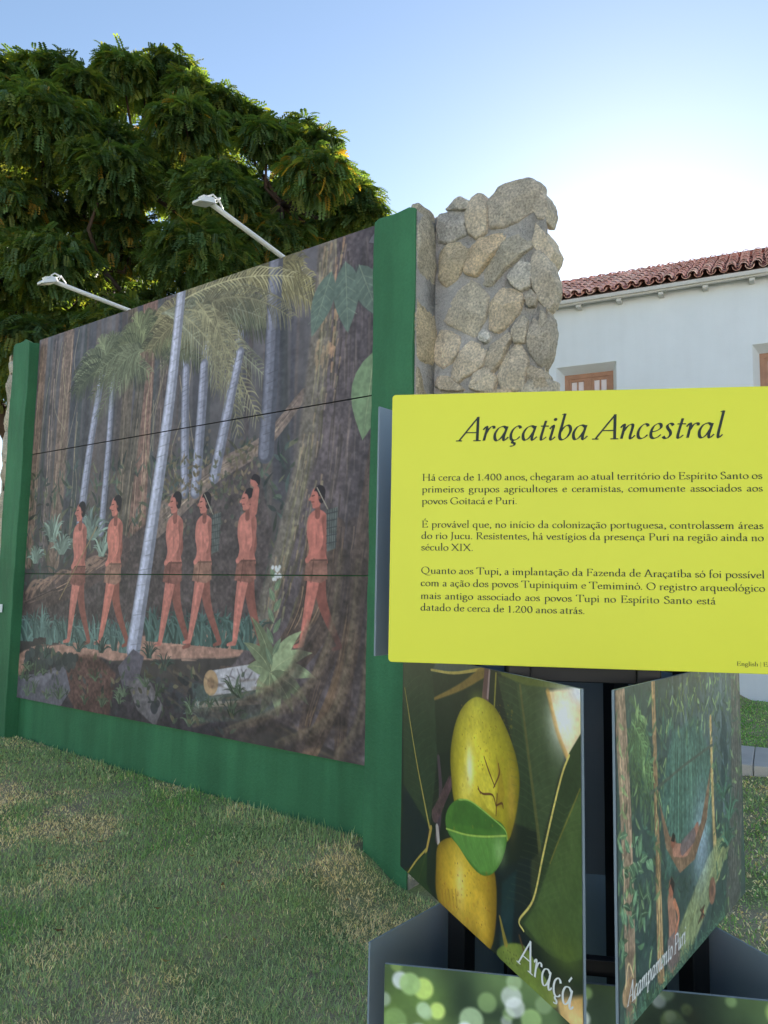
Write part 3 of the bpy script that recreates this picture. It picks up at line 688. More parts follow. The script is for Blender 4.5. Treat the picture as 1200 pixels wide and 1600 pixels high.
    p.poly([(380, 470), (500, 462), (520, 490), (390, 512)], (84, 98, 92), .7, 6, .3)
    p.stroke([(414, 466), (490, 452)], 27, (168, 164, 168), tex=.2); p.disc(412, 466, 12, (170, 140, 108), ry=14); p.disc(412, 466, 6, (132, 102, 80), .6)
    for k in range(12): x = r.uniform(430, 490); p.stroke([(x, 452+r.uniform(-6, 12)), (x+6, 453+r.uniform(-6, 12))], 2., (112, 104, 108), .7)
    p.stroke([(390, 492), (500, 478)], (7, 4), (140, 130, 120)); p.tuft(400, 508, 22, 32, (92, 110, 104), 1.3, 2)
    for k, (an, L) in enumerate(((-2.7, 40), (-2.2, 52), (-1.75, 66), (-1.2, 60), (-.75, 62), (-.35, 60), (.1, 62), (.45, 52), (.9, 46), (2.6, 36), (1.5, 44))):
        p.leaf(505+r.uniform(-4, 4), 448, L, 17, an, np.array((128, 138, 106))*r.uniform(.75, 1.15), (170, 172, 132), .35 if abs(an) < 1.6 else -.35)
    for k in range(9): p.leaf(506, 440-k*11, 22-k, 7, -1.0 if k % 2 else -2.1, (104, 120, 96), (140, 150, 118))
    for k in range(70):
        x = r.uniform(300, 640); y = 440+(x-300)*.05+r.uniform(0, 80); an = r.uniform(-.5, .9); L = r.uniform(14, 40)
        p.stroke([(x, y), (x+L*.5, y+L*.3*an), (x+L, y+L*.7*an)], (4, 1.2), np.array([[104, 86, 72], [74, 62, 58], [122, 104, 82]])[r.integers(0, 3)]*r.uniform(.75, 1.15), .35, 3)
    for pts, wd in (([(600, 330), (586, 420), (540, 480), (440, 522)], (16, 24, 26, 12)), ([(622, 340), (612, 430), (590, 490), (520, 524)], (16, 24, 24, 14)), ([(640, 330), (634, 430), (626, 490), (600, 524)], (14, 22, 26, 20)), ([(560, 400), (530, 455), (460, 490), (380, 505)], (12, 18, 18, 8))):
        p.stroke(pts, wd, (64, 55, 54), .6, 8, .35); p.stroke([(x-4, y-5) for x, y in pts], np.array(wd)*.42, (108, 94, 78), .45, 8, .5); p.stroke([(x-6, y-8) for x, y in pts], np.array(wd)*.14, (136, 122, 98), .3, 4)
    for k in range(26): p.tuft(r.uniform(0, 460), r.uniform(470, 520), 9, r.uniform(14, 28), np.array((84, 96, 76))*r.uniform(.7, 1.1), 1.2, 2.4)
    for k in range(120): p.leaf(r.uniform(60, 480), r.uniform(455, 520), r.uniform(6, 15), r.uniform(3, 6), r.uniform(-3, 0), np.array([[70, 78, 64], [96, 90, 70], [60, 62, 62]])[r.integers(0, 3)]*r.uniform(.7, 1.2), None, 0, .8)
    for k in range(14): p.disc(508+r.uniform(-7, 7), 345+r.uniform(-9, 7), 2, (196, 196, 196))
    p.img = 74+(p.img-74)*1.10; p.img = p.img*1.03+np.array([124, 118, 132])*.09  # contrast, then a pale veil that paints the gloss haze into the picture
    p.img *= (.95+.1*p.n2)[..., None]
    return p
mural_loc = wp(2.075, .0, .4974)
mural = empty('mural', mural_loc, 'huge printed rainforest picture with a file of walking figures, hung between two green piers', 'mural')
PM = paint_mural()
zrow = [4.0006, 2.8429, 1.6721, .4974]
rowpx = [0, int(PM.H*.3305), int(PM.H*.6647), PM.H]
for k in range(3):
    zt, zb = zrow[k], zrow[k+1]
    g = .004
    V, F, c = board_mesh(PM, lambda x, z: wp(x, .0, z), 4.217, -.066, zt-(g if k else 0), zb+(g if k < 2 else 0), rowpx[k], rowpx[k+1])
    o = link('panel', fastmesh('panel', V-mural_loc, F, False, c), M['print_'], mural)
    o['label'] = ['upper picture panel with palm crowns and hazy trunks', 'middle picture panel with the heads and shoulders of the walkers', 'lower picture panel with legs, path, rocks and plants'][k]
    mb = MB(); mb.box(lambda x, y, z: wp(x, y, z), -.066, 4.217, -.030, -.0015, zb+(g if k < 2 else 0), zt-(g if k else 0))
    mb.build('backing', M['board_edge'], o, mural_loc)

# ------------------------------------------------------------------ floodlights on arms above the mural
def floodlight():
    """local frame: x away from the wall, z up; foot of the arm at the origin"""
    r = empty('floodlight', (0, 0, 0)); Lm = .70
    fr = lambda x, y, z: np.array([x, y, z])
    def arm(t): return np.array([t, 0, .02])
    mb = MB(); mb.tube([arm(-.16), arm(.02), arm(Lm*.5), arm(Lm)], .018, 12); mb.build('arm', M['white_metal'], r, smooth=True)
    e = arm(Lm)
    c, s_ = math.cos(R(24)), math.sin(R(24))
    hf = lambda x, y, z: e+.62*np.array([c*x-s_*-z*1, y, -s_*x*1+c*z])
    hd = MB(); V = []; F = []
    prof = [(-.03, .05, .0, .045), (.0, .075, -.012, .05), (.06, .085, -.018, .045), (.15, .085, -.02, .03), (.20, .078, -.02, .012), (.215, .06, -.018, -.004)]
    for (x, hw, zb, zt) in prof: V += [hf(x, -hw, zb), hf(x, hw, zb), hf(x, hw*.8, zt), hf(x, -hw*.8, zt)]
    for k in range(len(prof)-1):
        for j in range(4): F.append((k*4+j, k*4+(j+1) % 4, k*4+4+(j+1) % 4, k*4+4+j))
    F += [(3, 2, 1, 0), tuple((len(prof)-1)*4+j for j in range(4))]
    hd.add(V, F)
    for k in range(5): hd.box(hf, .02+.025*k, .026+.025*k, -.05, .05, .03, .064)
    h = hd.build('lamp_head', M['white_metal'], r, bevel=.006)
    mb = MB(); mb.box(hf, .02, .185, -.068, .068, -.026, -.0205); mb.build('lens', M['lens'], h, bevel=.002)
    mb = MB(); mb.tube([e+np.array([-.02, -.04, .01]), e+np.array([-.03, -.042, .05]), e+np.array([-.03, .042, .05]), e+np.array([-.02, .04, .01])], .005, 8)
    mb.tube([e+np.array([-.1, .0, .02]), e+np.array([-.06, 0, .06]), e+np.array([.0, 0, .07]), e+np.array([.03, 0, .04])], .006, 6); mb.build('yoke', M['white_metal'], r, smooth=True)
    return r
fl = floodlight()
ang = math.atan2(WN[1], WN[0])
def copy_tree(o, parent=None):
    c = o.copy(); COL.objects.link(c)
    if parent is not None: c.parent = parent
    for ch in [q for q in bpy.data.objects if q.parent == o and q != c]: copy_tree(ch, c)
    return c
fl2 = copy_tree(fl)
for o, a, tl, lb in ((fl, .87, 9.3, 'white floodlight on an arm over the mural, the higher one nearer the bare stone end'), (fl2, 2.77, 1.8, 'white floodlight on an arm over the mural, the lower one nearer the far pier')):
    o.location = wp(a, -.02, 3.99); o.rotation_euler = (0, -R(tl), ang); tag(o, lb, 'floodlight', 'floodlights above the mural')

# small white plate on the far pier
a0, z0 = wall_az(0, 950, .10)
mb = MB(); mb.box(lambda a, e, z: wp(a, e, z), 4.485, 4.525, .112, .116, z0-.04, z0+.035)
a1 = wall_az(5, 950, .10)[0]
mb = MB(); mb.box(lambda a, e, z: wp(a, e, z), a1, a1+.11, .1065, .1105, z0-.04, z0+.038)
tag(mb.build('label_plate', M['plate'], bevel=.001), 'small white label plate on the front of the far green pier', 'plate')

# ------------------------------------------------------------------ the white building
bl = bp(0, 0, 0)
house = empty('white_building', bl, 'long white plastered building with red clay tile roof and brown windows behind the stone wall', 'building')
A0, A1 = -7.0, 9.0; ZE = 6.86; RB = -.26; RZ0, RZ1, RRUN = 6.93, 8.36, 2.55
win = [(.42, 1.513), (-2.874, -1.781), (3.714, 4.807), (-6.168, -5.075)]; WB, WT, WR = 4.2, 5.74, .24
fb_ = lambda a, e, z: bp(a, e, z)
SP = .14
mb = MB()
def quad(a0, a1, z0, z1, e=0): mb.add([bp(a0, e, z0), bp(a1, e, z0), bp(a1, e, z1), bp(a0, e, z1)], [(0, 1, 2, 3)])
quad(A0, A1, -.2, WB); quad(A0, A1, WT, ZE+.12)
ed = [A0]+[x for w_ in sorted(win) for x in w_]+[A1]
for k in range(0, len(ed), 2): quad(ed[k], ed[k+1], WB, WT)
for a, b in win:
    for P in ([(a, 0, WB), (a, 0, WT), (a+SP, -WR-.1, WT-SP), (a+SP, -WR-.1, WB+SP)], [(b, 0, WB), (b, 0, WT), (b-SP, -WR-.1, WT-SP), (b-SP, -WR-.1, WB+SP)], [(a, 0, WT), (b, 0, WT), (b-SP, -WR-.1, WT-SP), (a+SP, -WR-.1, WT-SP)], [(a, 0, WB), (b, 0, WB), (b-SP, -WR-.1, WB+SP), (a+SP, -WR-.1, WB+SP)]):
        mb.add([bp(*q) for q in P], [(0, 1, 2, 3)])
# the other three sides
dep = -5.1
mb.add([bp(A0, 0, -.2), bp(A0, dep, -.2), bp(A0, dep, ZE), bp(A0, -RRUN, RZ1-.2), bp(A0, 0, ZE)], [(0, 1, 2, 3, 4)])
mb.add([bp(A1, 0, -.2), bp(A1, dep, -.2), bp(A1, dep, ZE), bp(A1, -RRUN, RZ1-.2), bp(A1, 0, ZE)], [(0, 1, 2, 3, 4)])
mb.add([bp(A0, dep, -.2), bp(A1, dep, -.2), bp(A1, dep, ZE), bp(A0, dep, ZE)], [(0, 1, 2, 3)])
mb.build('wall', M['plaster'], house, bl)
WB0, WT0 = WB, WT
for k, (a, b) in enumerate(win):
    a, b, WB, WT = a+.10, b-.10, WB0+.10, WT0-.10
    f = MB(); e0 = -WR; fwid = .075
    def bar(x0, x1, z0, z1, e=-WR, t=.05, m=f): m.box(fb_, x0, x1, e-t, e, z0, z1)
    bar(a+.001, b-.001, WT-.085, WT-.001); bar(a+.001, b-.001, WB+.001, WB+.08); bar(a+.001, a+fwid, WB+.08, WT-.085); bar(b-fwid, b-.001, WB+.08, WT-.085)
    mid = (a+b)/2; bar(mid-.045, mid+.045, WB+.08, WT-.085, -WR-.004)
    for lo, hi in ((a+fwid, mid-.045), (mid+.045, b-fwid)):
        bar(lo, lo+.05, WB+.08, WT-.085, -WR-.012, .03); bar(hi-.05, hi, WB+.08, WT-.085, -WR-.012, .03)
        bar(lo+.05, hi-.05, WT-.14, WT-.085, -WR-.012, .03)
        c_ = (lo+hi)/2; bar(c_-.014, c_+.014, WB+.08, WT-.14, -WR-.014, .024)
        for z in (WT-.36, WT-.58, WT-.80, WT-1.02, WT-1.24): bar(lo+.05, hi-.05, z-.013, z+.013, -WR-.016, .02)
    w_ = f.build('window', M['timber'], house, bl, bevel=.004)
    g = MB(); g.box(fb_, a+fwid, b-fwid, -WR-.040, -WR-.034, WB+.08, WT-.085); g.build('pane', M['pane'], w_, bl)
# roof of barrel tiles
pitch = .2; nrow = 9
slope = np.array([0, -(RRUN-RB), RZ1-RZ0]); Ls = math.hypot(slope[1], slope[2]); sl_ = slope/Ls
nrm = np.array([0, sl_[2], -sl_[1]])
V = []; F = []; Cc = []
def tile(a, r, up, base, rad, lift0, lift1, tl):
    n_ = 6; s0 = r*Ls/nrow-.02; s1 = s0+tl
    col = np.array(random.choice([(.80, .44, .37), (.82, .48, .41), (.74, .39, .33), (.84, .54, .46), (.66, .34, .28)]))*random.uniform(.85, 1.15)
    b0 = len(V); jx = random.uniform(-.012, .012); lift0 += random.uniform(-.004, .008)
    for s_, lf, rr in ((s0, lift0, rad*1.06), (s1, lift1, rad*.94)):
        for k in range(n_+1):
            t = math.pi*k/n_; x = -math.cos(t)*rr; h = math.sin(t)*rr*(1 if up else -1)
            p = np.array([0, -RB, RZ0])+sl_*s_+nrm*(base+lf+h)
            V.append(bp(a+x+jx, p[1], p[2])); Cc.append(col)
    # thickness at the lower lip
    for k in range(n_+1):
        t = math.pi*k/n_; x = -math.cos(t)*(rad*1.06-.014); h = math.sin(t)*(rad*1.06-.014)*(1 if up else -1)
        p = np.array([0, -RB, RZ0])+sl_*s0+nrm*(base+lift0+h-(0 if up else .0)); V.append(bp(a+x+jx, p[1], p[2])); Cc.append(col*.8)
    m_ = n_+1
    for k in range(n_): F.append((b0+k, b0+k+1, b0+m_+k+1, b0+m_+k)); F.append((b0+k+1, b0+k, b0+2*m_+k, b0+2*m_+k+1))
for side in range(int((A1-A0)/pitch)):
    a = A0+.1+side*pitch
    for r in range(nrow):
        tile(a, r, True, .052, .075, .022, .0, Ls/nrow+.05); tile(a+pitch/2, r, False, .075, .07, .018, .0, Ls/nrow+.05)
me = fastmesh('roof', np.array(V)-bl, np.array(F), True, np.array(Cc)); rf = link('roof', me, M['tile'], house)
# board under the tiles, far slope and ridge
mb = MB()
def rslab(e0, z0, e1, z1, t):
    mb.add([bp(A0-.1, e0, z0), bp(A1+.1, e0, z0), bp(A1+.1, e1, z1), bp(A0-.1, e1, z1), bp(A0-.1, e0, z0-t), bp(A1+.1, e0, z0-t), bp(A1+.1, e1, z1-t), bp(A0-.1, e1, z1-t)],
           [(0, 1, 2, 3), (7, 6, 5, 4), (0, 4, 5, 1), (1, 5, 6, 2), (2, 6, 7, 3), (3, 7, 4, 0)])
rslab(-RB-.03, RZ0+.0, -RRUN, RZ1, .03); rslab(-RRUN-.002, RZ1, dep-.3, RZ0, .03)
mb.build('roof_deck', M['rafter'], house, bl)
rg = MB()
for k in range(int((A1-A0)/.36)):
    a = A0+.36*k; rg.tube([bp(a, -RRUN, RZ1+.015), bp(a+.40, -RRUN, RZ1+.0)], [.085, .095], 10, 0, tuple(np.array((.36, .14, .10))*random.uniform(.7, 1.1)))
rg.build('ridge_tile', M['tile'], rf, bl, tint=True, smooth=True)
mb = MB(); mb.box(fb_, A0, A1, -RB-.035, -RB+.005, RZ0-.072, RZ0-.004); mb.box(fb_, A0, A1, -RB-.10, -RB-.04, RZ0-.10, RZ0-.05); mb.build('fascia', M['rafter'], house, bl, bevel=.004)
k = 0
a = 1.052-.716*9
while a < A1-.2:
    mb = MB(); mb.box(fb_, a-.045, a+.045, -.04, -RB-.065, RZ0-.215+.06, RZ0-.102); mb.build('rafter_tail', M['rafter'], house, bl, bevel=.012); a += .716

# unseen copy of the building, added behind the camera to bounce sunlight forward
def copy_all(o, parent=None):
    c = o.copy(); COL.objects.link(c)
    if parent is not None: c.parent = parent
    for ch in [q for q in bpy.data.objects if q.parent == o and q != c]: copy_all(ch, c)
    return c
bounce_building = copy_all(house); bounce_building.location = (-2.0, -15.5, 0); bounce_building.rotation_euler = (0, 0, math.pi)
bounce_building['label'] = 'added white building copy behind the camera, bouncing sunlight onto the foreground'

# ------------------------------------------------------------------ the tree behind the wall
def inpoly(x, y, P):
    c = False; j = len(P)-1
    for i in range(len(P)):
        if (P[i][1] > y) != (P[j][1] > y) and x < (P[j][0]-P[i][0])*(y-P[i][1])/(P[j][1]-P[i][1])+P[i][0]: c = not c
        j = i
    return c
def tree():
    base = at(-20, 1090, 12.2); base[2] = float(gz(base[0], base[1]))-.05
    t = empty('tree', base, 'big spreading tree with dark drooping feathery leaves rising behind the mural wall', 'tree')
    crown_outline = [(-260, 110), (-60, 130), (0, 140), (60, 134), (130, 156), (190, 138), (268, 136), (300, 170), (340, 190), (386, 214), (418, 240), (462, 240), (496, 260), (508, 290), (545, 330), (560, 360), (550, 380), (440, 420), (210, 520), (60, 590), (-100, 650), (-260, 600)]
    cl = []
    # lobes on the skyline, then fill
    sky_ = [(-60, 122), (0, 128), (58, 124), (92, 126), (130, 146), (190, 122), (232, 134), (266, 120), (300, 156), (340, 176), (386, 200), (418, 228), (468, 220), (496, 240), (508, 276), (536, 302), (560, 326), (568, 352)]
    for (x, y) in sky_: cl.append((at(x, y-10, random.uniform(11.2, 12.4)), random.uniform(.32, .42)))
    tries = 0
    while len(cl) < 92 and tries < 6000:
        tries += 1
        x = random.uniform(-250, 600); y = random.uniform(85, 600)
        if not inpoly(x, y, crown_outline): continue
        d = random.uniform(10.6, 14.0); p = at(x, y, d)
        if any(np.linalg.norm(p-q) < .74*(.8+r_) for q, r_ in cl): continue
        cl.append((p, random.uniform(.46, .74)))
    # limbs
    mb = MB(); fork = base+np.array([.35, .1, 3.4])
    mb.tube([base, base+np.array([.05, 0, 1.2]), base+np.array([.2, .05, 2.4]), fork], [.34, .27, .23, .21], 12)
    limbs = [at(90, 330, 12.2), at(230, 300, 12.4), at(350, 330, 12.0), at(-90, 330, 12.3), at(160, 420, 11.6), at(40, 250, 12.8), at(440, 320, 12.2)]
    for q in limbs:
        m_ = (fork+q)/2+np.array([random.uniform(-.3, .3), random.uniform(-.3, .3), -.25]); m2 = fork*.25+q*.75+np.array([0, 0, .15]); mb.tube([fork, m_, m2, q], [.17, .12, .09, .06], 9)
    for p, r_ in cl:
        q = min(limbs, key=lambda s: np.linalg.norm(s-p)); m_ = (p+q)/2+np.array([random.uniform(-.2, .2), random.uniform(-.2, .2), random.uniform(-.25, .05)])
        mb.tube([q, m_, p], [.045, .03, .012], 6)
        for k in range(4):
            dv = np.array([random.gauss(0, 1), random.gauss(0, 1), random.gauss(0, .7)]); dv = dv/np.linalg.norm(dv)*r_*.9
            mb.tube([p, p+dv*.5+np.array([0, 0, .05]), p+dv], [.012, .008, .004], 4)
    mb.build('trunk', M['bark'], t, base, smooth=True)
    # leaves: pinnate, 9 pairs of leaflets, drooping
    np_ = 6
    LV = []; LF = []
    for k in range(np_):
        u = .12+.88*k/(np_-1); ll = .098*(1-.45*abs(u-.5)); zc = -.30*u*u
        for sg in (-1, 1):
            b = len(LV); ax = np.array([.35, sg*.94, -.28]); ax /= np.linalg.norm(ax); p0 = np.array([u*.27, 0, zc*.45]); wv = np.array([.034, random.uniform(-.006, .006), -.010])
            LV += [p0, p0+ax*ll*.45+wv, p0+ax*ll, p0+ax*ll*.45-wv]; LF.append((b, b+1, b+2, b+3))
    LV = np.array(LV); LF = np.array(LF)
    X = []; C = []
    for ci, (p, r_) in enumerate(cl):
        n_ = int(900*(r_/.5)**1.9)+90
        tone = random.uniform(.75, 1.2); yl = random.random() < .14
        for k in range(n_):
            v = np.array([random.gauss(0, 1), random.gauss(0, 1), random.gauss(.4, .75)]); v /= np.linalg.norm(v)
            rr = r_*random.uniform(.35, 1.0)**.6*(1+.35*mnoise.noise(Vector(v*2.3+np.array([ci*3.1, 0, 0])))); pos = p+v*rr*np.array([1.1, 1.1, .72])
            d = v*np.array([1, 1, .6])+np.array([0, 0, -.25-random.uniform(0, .7)])+np.array([random.gauss(0, .75), random.gauss(0, .75), random.gauss(0, .45)]); d /= np.linalg.norm(d)
            up = np.array([random.gauss(0, .25), random.gauss(0, .25), 1.]); y_ = np.cross(up, d); y_ /= np.linalg.norm(y_); z_ = np.cross(d, y_)
            s_ = random.uniform(.34, .82); Mx = np.stack([d, y_, z_], 0)*s_
            X.append(LV@Mx+pos)
            yel = random.random() < (.09 if yl else .006)
            c = np.array((.34, .23, .05) if yel else random.choice([(.085, .155, .068), (.100, .175, .075), (.070, .135, .060), (.130, .200, .075), (.16, .20, .06)]))*tone*random.uniform(.8, 1.25)
            C.append(np.repeat(c[None], len(LV), 0))
    n_ = len(X); V = np.concatenate(X)-base
    F = (np.arange(n_)*len(LV))[:, None, None]+LF[None]
    link('crown', fastmesh('crown', V, F.reshape(-1, 4), False, np.concatenate(C)), M['leaf'], t)
    print('leaves', n_)
tree()

# ------------------------------------------------------------------ lettering
def _t(*p): return list(p)
S_, L_ = 's', 'l'
def H_(x0, x1, y): return ('h', [(x0, y), (x1, y)])
def s(*p): return ('s', list(p))
def l(*p): return ('l', list(p))
def dot(x, y, r=4.6): return ('d', [(x, y)], r)
def ell(cx, cy, rx, ry): return ('o', [(cx+rx*math.cos(t), cy+ry*math.sin(t)) for t in np.linspace(.6, .6+2*math.pi, 21)])
def acute(x, y): return l((x-1, y), (x+7, y+13))
def tilde(x, y): return s((x-11, y+2), (x-6, y+8), (x, y+5), (x+6, y+2), (x+11, y+8))
def ced(x): return s((x, 0), (x-1, -6), (x+5, -9), (x+4, -15), (x-5, -17))
Rm = {
 'i': (22, [l((11, 0), (11, 39)), H_(4, 18, 0), l((4, 36), (11, 39)), dot(11, 56)]),
 'l': (22, [l((11, 0), (11, 72)), H_(4, 18, 0), l((4, 69), (11, 72))]),
 'n': (46, [l((11, 0), (11, 39)), l((4, 36), (11, 39)), s((11, 29), (18, 36), (27, 39), (33.5, 33), (34.5, 22), (34.5, 0)), H_(4, 18, 0), H_(28, 42, 0)]),
 'm': (70, [l((11, 0), (11, 39)), l((4, 36), (11, 39)), s((11, 29), (18, 36), (26, 39), (32, 33), (33, 22), (33, 0)), s((33, 29), (40, 36), (48, 39), (55, 33), (56.5, 22), (56.5, 0)), H_(4, 18, 0), H_(27, 40, 0), H_(50, 64, 0)]),
 'h': (46, [l((11, 0), (11, 72)), l((4, 69), (11, 72)), s((11, 29), (18, 36), (27, 39), (33.5, 33), (34.5, 22), (34.5, 0)), H_(4, 18, 0), H_(28, 42, 0)]),
 'u': (46, [s((10, 39), (10, 14), (14, 3), (22, 1), (29, 4), (35, 11)), l((35, 39), (35, 2), (42, 1)), H_(3, 10, 38), H_(28, 35, 38)]),
 'r': (31, [l((11, 0), (11, 39)), l((4, 36), (11, 39)), s((11, 27), (17, 36), (23, 39), (29, 36)), H_(4, 19, 0)]),
 'a': (38, [s((7, 32), (12, 38), (19, 39), (25.5, 34), (26, 24), (26, 6), (29, 1), (35, 4)), s((26, 24), (14, 20), (6.5, 13), (6.5, 6), (12, 1), (19, 2), (26, 9))]),
 'o': (44, [ell(22, 19.5, 16.5, 19.5)]),
 'e': (38, [l((7, 24), (32, 24)), s((32, 24), (30, 34), (21, 39), (10, 33), (5.5, 20), (10, 6), (21, .5), (29, 4), (34, 9))]),
 'c': (36, [s((31, 33), (26, 38), (19, 39), (9, 33), (5.5, 20), (10, 6), (20, .5), (27, 3), (33, 9))]),
 'd': (46, [s((34, 32), (26, 39), (13, 36), (6, 20), (10, 5), (19, .5), (28, 3), (34, 10)), l((34, 72), (34, 2), (41, 1)), l((27, 69), (34, 72))]),
 'b': (46, [l((11, 72), (11, 4)), l((4, 69), (11, 72)), s((11, 30), (18, 37), (27, 39), (37, 33), (40, 20), (35, 5), (24, .5), (15, 2), (11, 6))]),
 'p': (46, [l((11, 39), (11, -26)), l((4, 36), (11, 39)), H_(4, 19, -26), s((11, 30), (18, 37), (27, 39), (37, 33), (40, 20), (35, 5), (24, .5), (15, 2), (11, 6))]),
 'q': (46, [s((34, 32), (26, 39), (13, 36), (6, 20), (10, 5), (19, .5), (28, 3), (34, 10)), l((34, 39), (34, -26)), H_(27, 42, -26)]),
 'g': (42, [ell(19, 27, 11.5, 12), s((12, 17), (7, 11), (12, 5), (26, 3), (35, -3), (36, -12), (27, -22), (14, -23), (5, -16), (8, -7), (15, 3)), l((28, 35), (38, 36))]),
 'f': (27, [s((30, 67), (24, 72), (17, 70), (12.5, 61), (12, 48), (12, 0)), H_(4, 25, 38), H_(5, 20, 0)]),
 't': (28, [s((13, 51), (12.5, 30), (12.5, 8), (17, 1), (25, 4)), H_(4, 24, 38)]),
 's': (32, [s((26, 32), (21, 38), (14, 39), (7.5, 34), (9, 26), (18, 20), (26.5, 13), (25, 4), (17, .5), (9, 2), (5, 9))]),
 'v': (40, [l((5, 38), (20, 1)), l((20, 1), (35, 38)), H_(0, 12, 38), H_(29, 41, 38)]),
 'z': (36, [l((6, 32), (6, 38), (30, 38), (6, 1), (31, 1), (32, 8))]),
 'H': (74, [l((15, 0), (15, 65)), l((58, 0), (58, 65)), H_(15, 58, 34)]+[H_(x-9, x+9, y) for x in (15, 58) for y in (0, 65)]),
 'E': (56, [l((14, 0), (14, 65)), H_(5, 46, 65), l((46, 65), (47, 54)), H_(14, 39, 34), l((39, 40), (39, 28)), H_(5, 48, 0), l((48, 0), (51, 12))]),
 'F': (52, [l((14, 0), (14, 65)), H_(5, 46, 65), l((46, 65), (47, 54)), H_(14, 39, 34), l((39, 40), (39, 28)), H_(5, 24, 0)]),
 'S': (46, [s((37, 53), (31, 63), (21, 66), (10, 58), (10, 46), (22, 36), (36, 27), (40, 14), (31, 2), (18, -1), (9, 4), (6, 15))]),
 'G': (72, [s((60, 52), (52, 62), (38, 66), (18, 57), (7, 33), (16, 9), (37, -1), (51, 3), (60, 9)), l((60, 27), (60, 7)), H_(51, 69, 27)]),
 'P': (54, [l((14, 0), (14, 65)), s((14, 64), (30, 65), (43, 60), (46, 48), (41, 36), (28, 31), (15, 32)), H_(5, 24, 0), H_(5, 15, 65)]),
 'J': (30, [s((16, 65), (16, 40), (16, 8), (12, -8), (3, -15)), H_(6, 26, 65)]),
 'R': (60, [l((14, 0), (14, 65)), s((14, 64), (30, 65), (42, 60), (44, 49), (40, 37), (28, 32), (15, 33)), l((27, 32), (53, 1), (59, 0)), H_(5, 24, 0), H_(5, 15, 65)]),
 'X': (64, [l((8, 65), (56, 0)), l((54, 65), (9, 0)), H_(1, 18, 65), H_(46, 62, 65), H_(2, 18, 0), H_(46, 64, 0)]),
 'I': (28, [l((14, 0), (14, 65)), H_(5, 23, 0), H_(5, 23, 65)]),
 'O': (74, [ell(37, 32.5, 29, 33)]),
 'Q': (76, [ell(37, 32.5, 29, 33), s((28, 0), (46, -11), (66, -15), (78, -12))]),
 'T': (60, [l((30, 0), (30, 65)), H_(4, 56, 65), l((4, 65), (3, 52)), l((56, 65), (57, 52)), H_(21, 40, 0)]),
 'A': (66, [l((33, 67), (9, 0)), l((32, 67), (57, 0)), H_(17, 49, 23), H_(1, 18, 0), H_(48, 66, 0)]),
 '0': (46, [ell(23, 31, 16, 31)]), '1': (40, [l((21, 0), (21, 62)), l((12, 54), (21, 62)), H_(11, 31, 0)]),
 '2': (44, [s((8, 49), (13, 59), (22, 62), (33, 55), (32, 43), (22, 27), (6, 2)), l((6, 2), (37, 2), (39, 10))]), '4': (46, [l((32, 0), (32, 62)), l((32, 62), (5, 19), (43, 19)), H_(24, 40, 0)]),
 '.': (19, [dot(9, 3.5)]), ',': (19, [dot(9, 4), s((12, 4), (12, -3), (6, -11))]), '|': (22, [('h', [(11, -18), (11, 72)])]), ' ': (18, []),
}
def acc(base, *ex): return (Rm[base][0], [q for q in Rm[base][1]]+list(ex))
Rm['á'] = acc('a', acute(17, 50)); Rm['é'] = acc('e', acute(19, 50)); Rm['ó'] = acc('o', acute(20, 50)); Rm['ã'] = acc('a', tilde(19, 49)); Rm['ñ'] = acc('n', tilde(23, 49))
Rm['ç'] = acc('c', ced(19)); Rm['É'] = acc('E', acute(27, 74)); Rm['í'] = (22, [q for q in Rm['i'][1] if q[0] != 'd']+[acute(10, 50)])
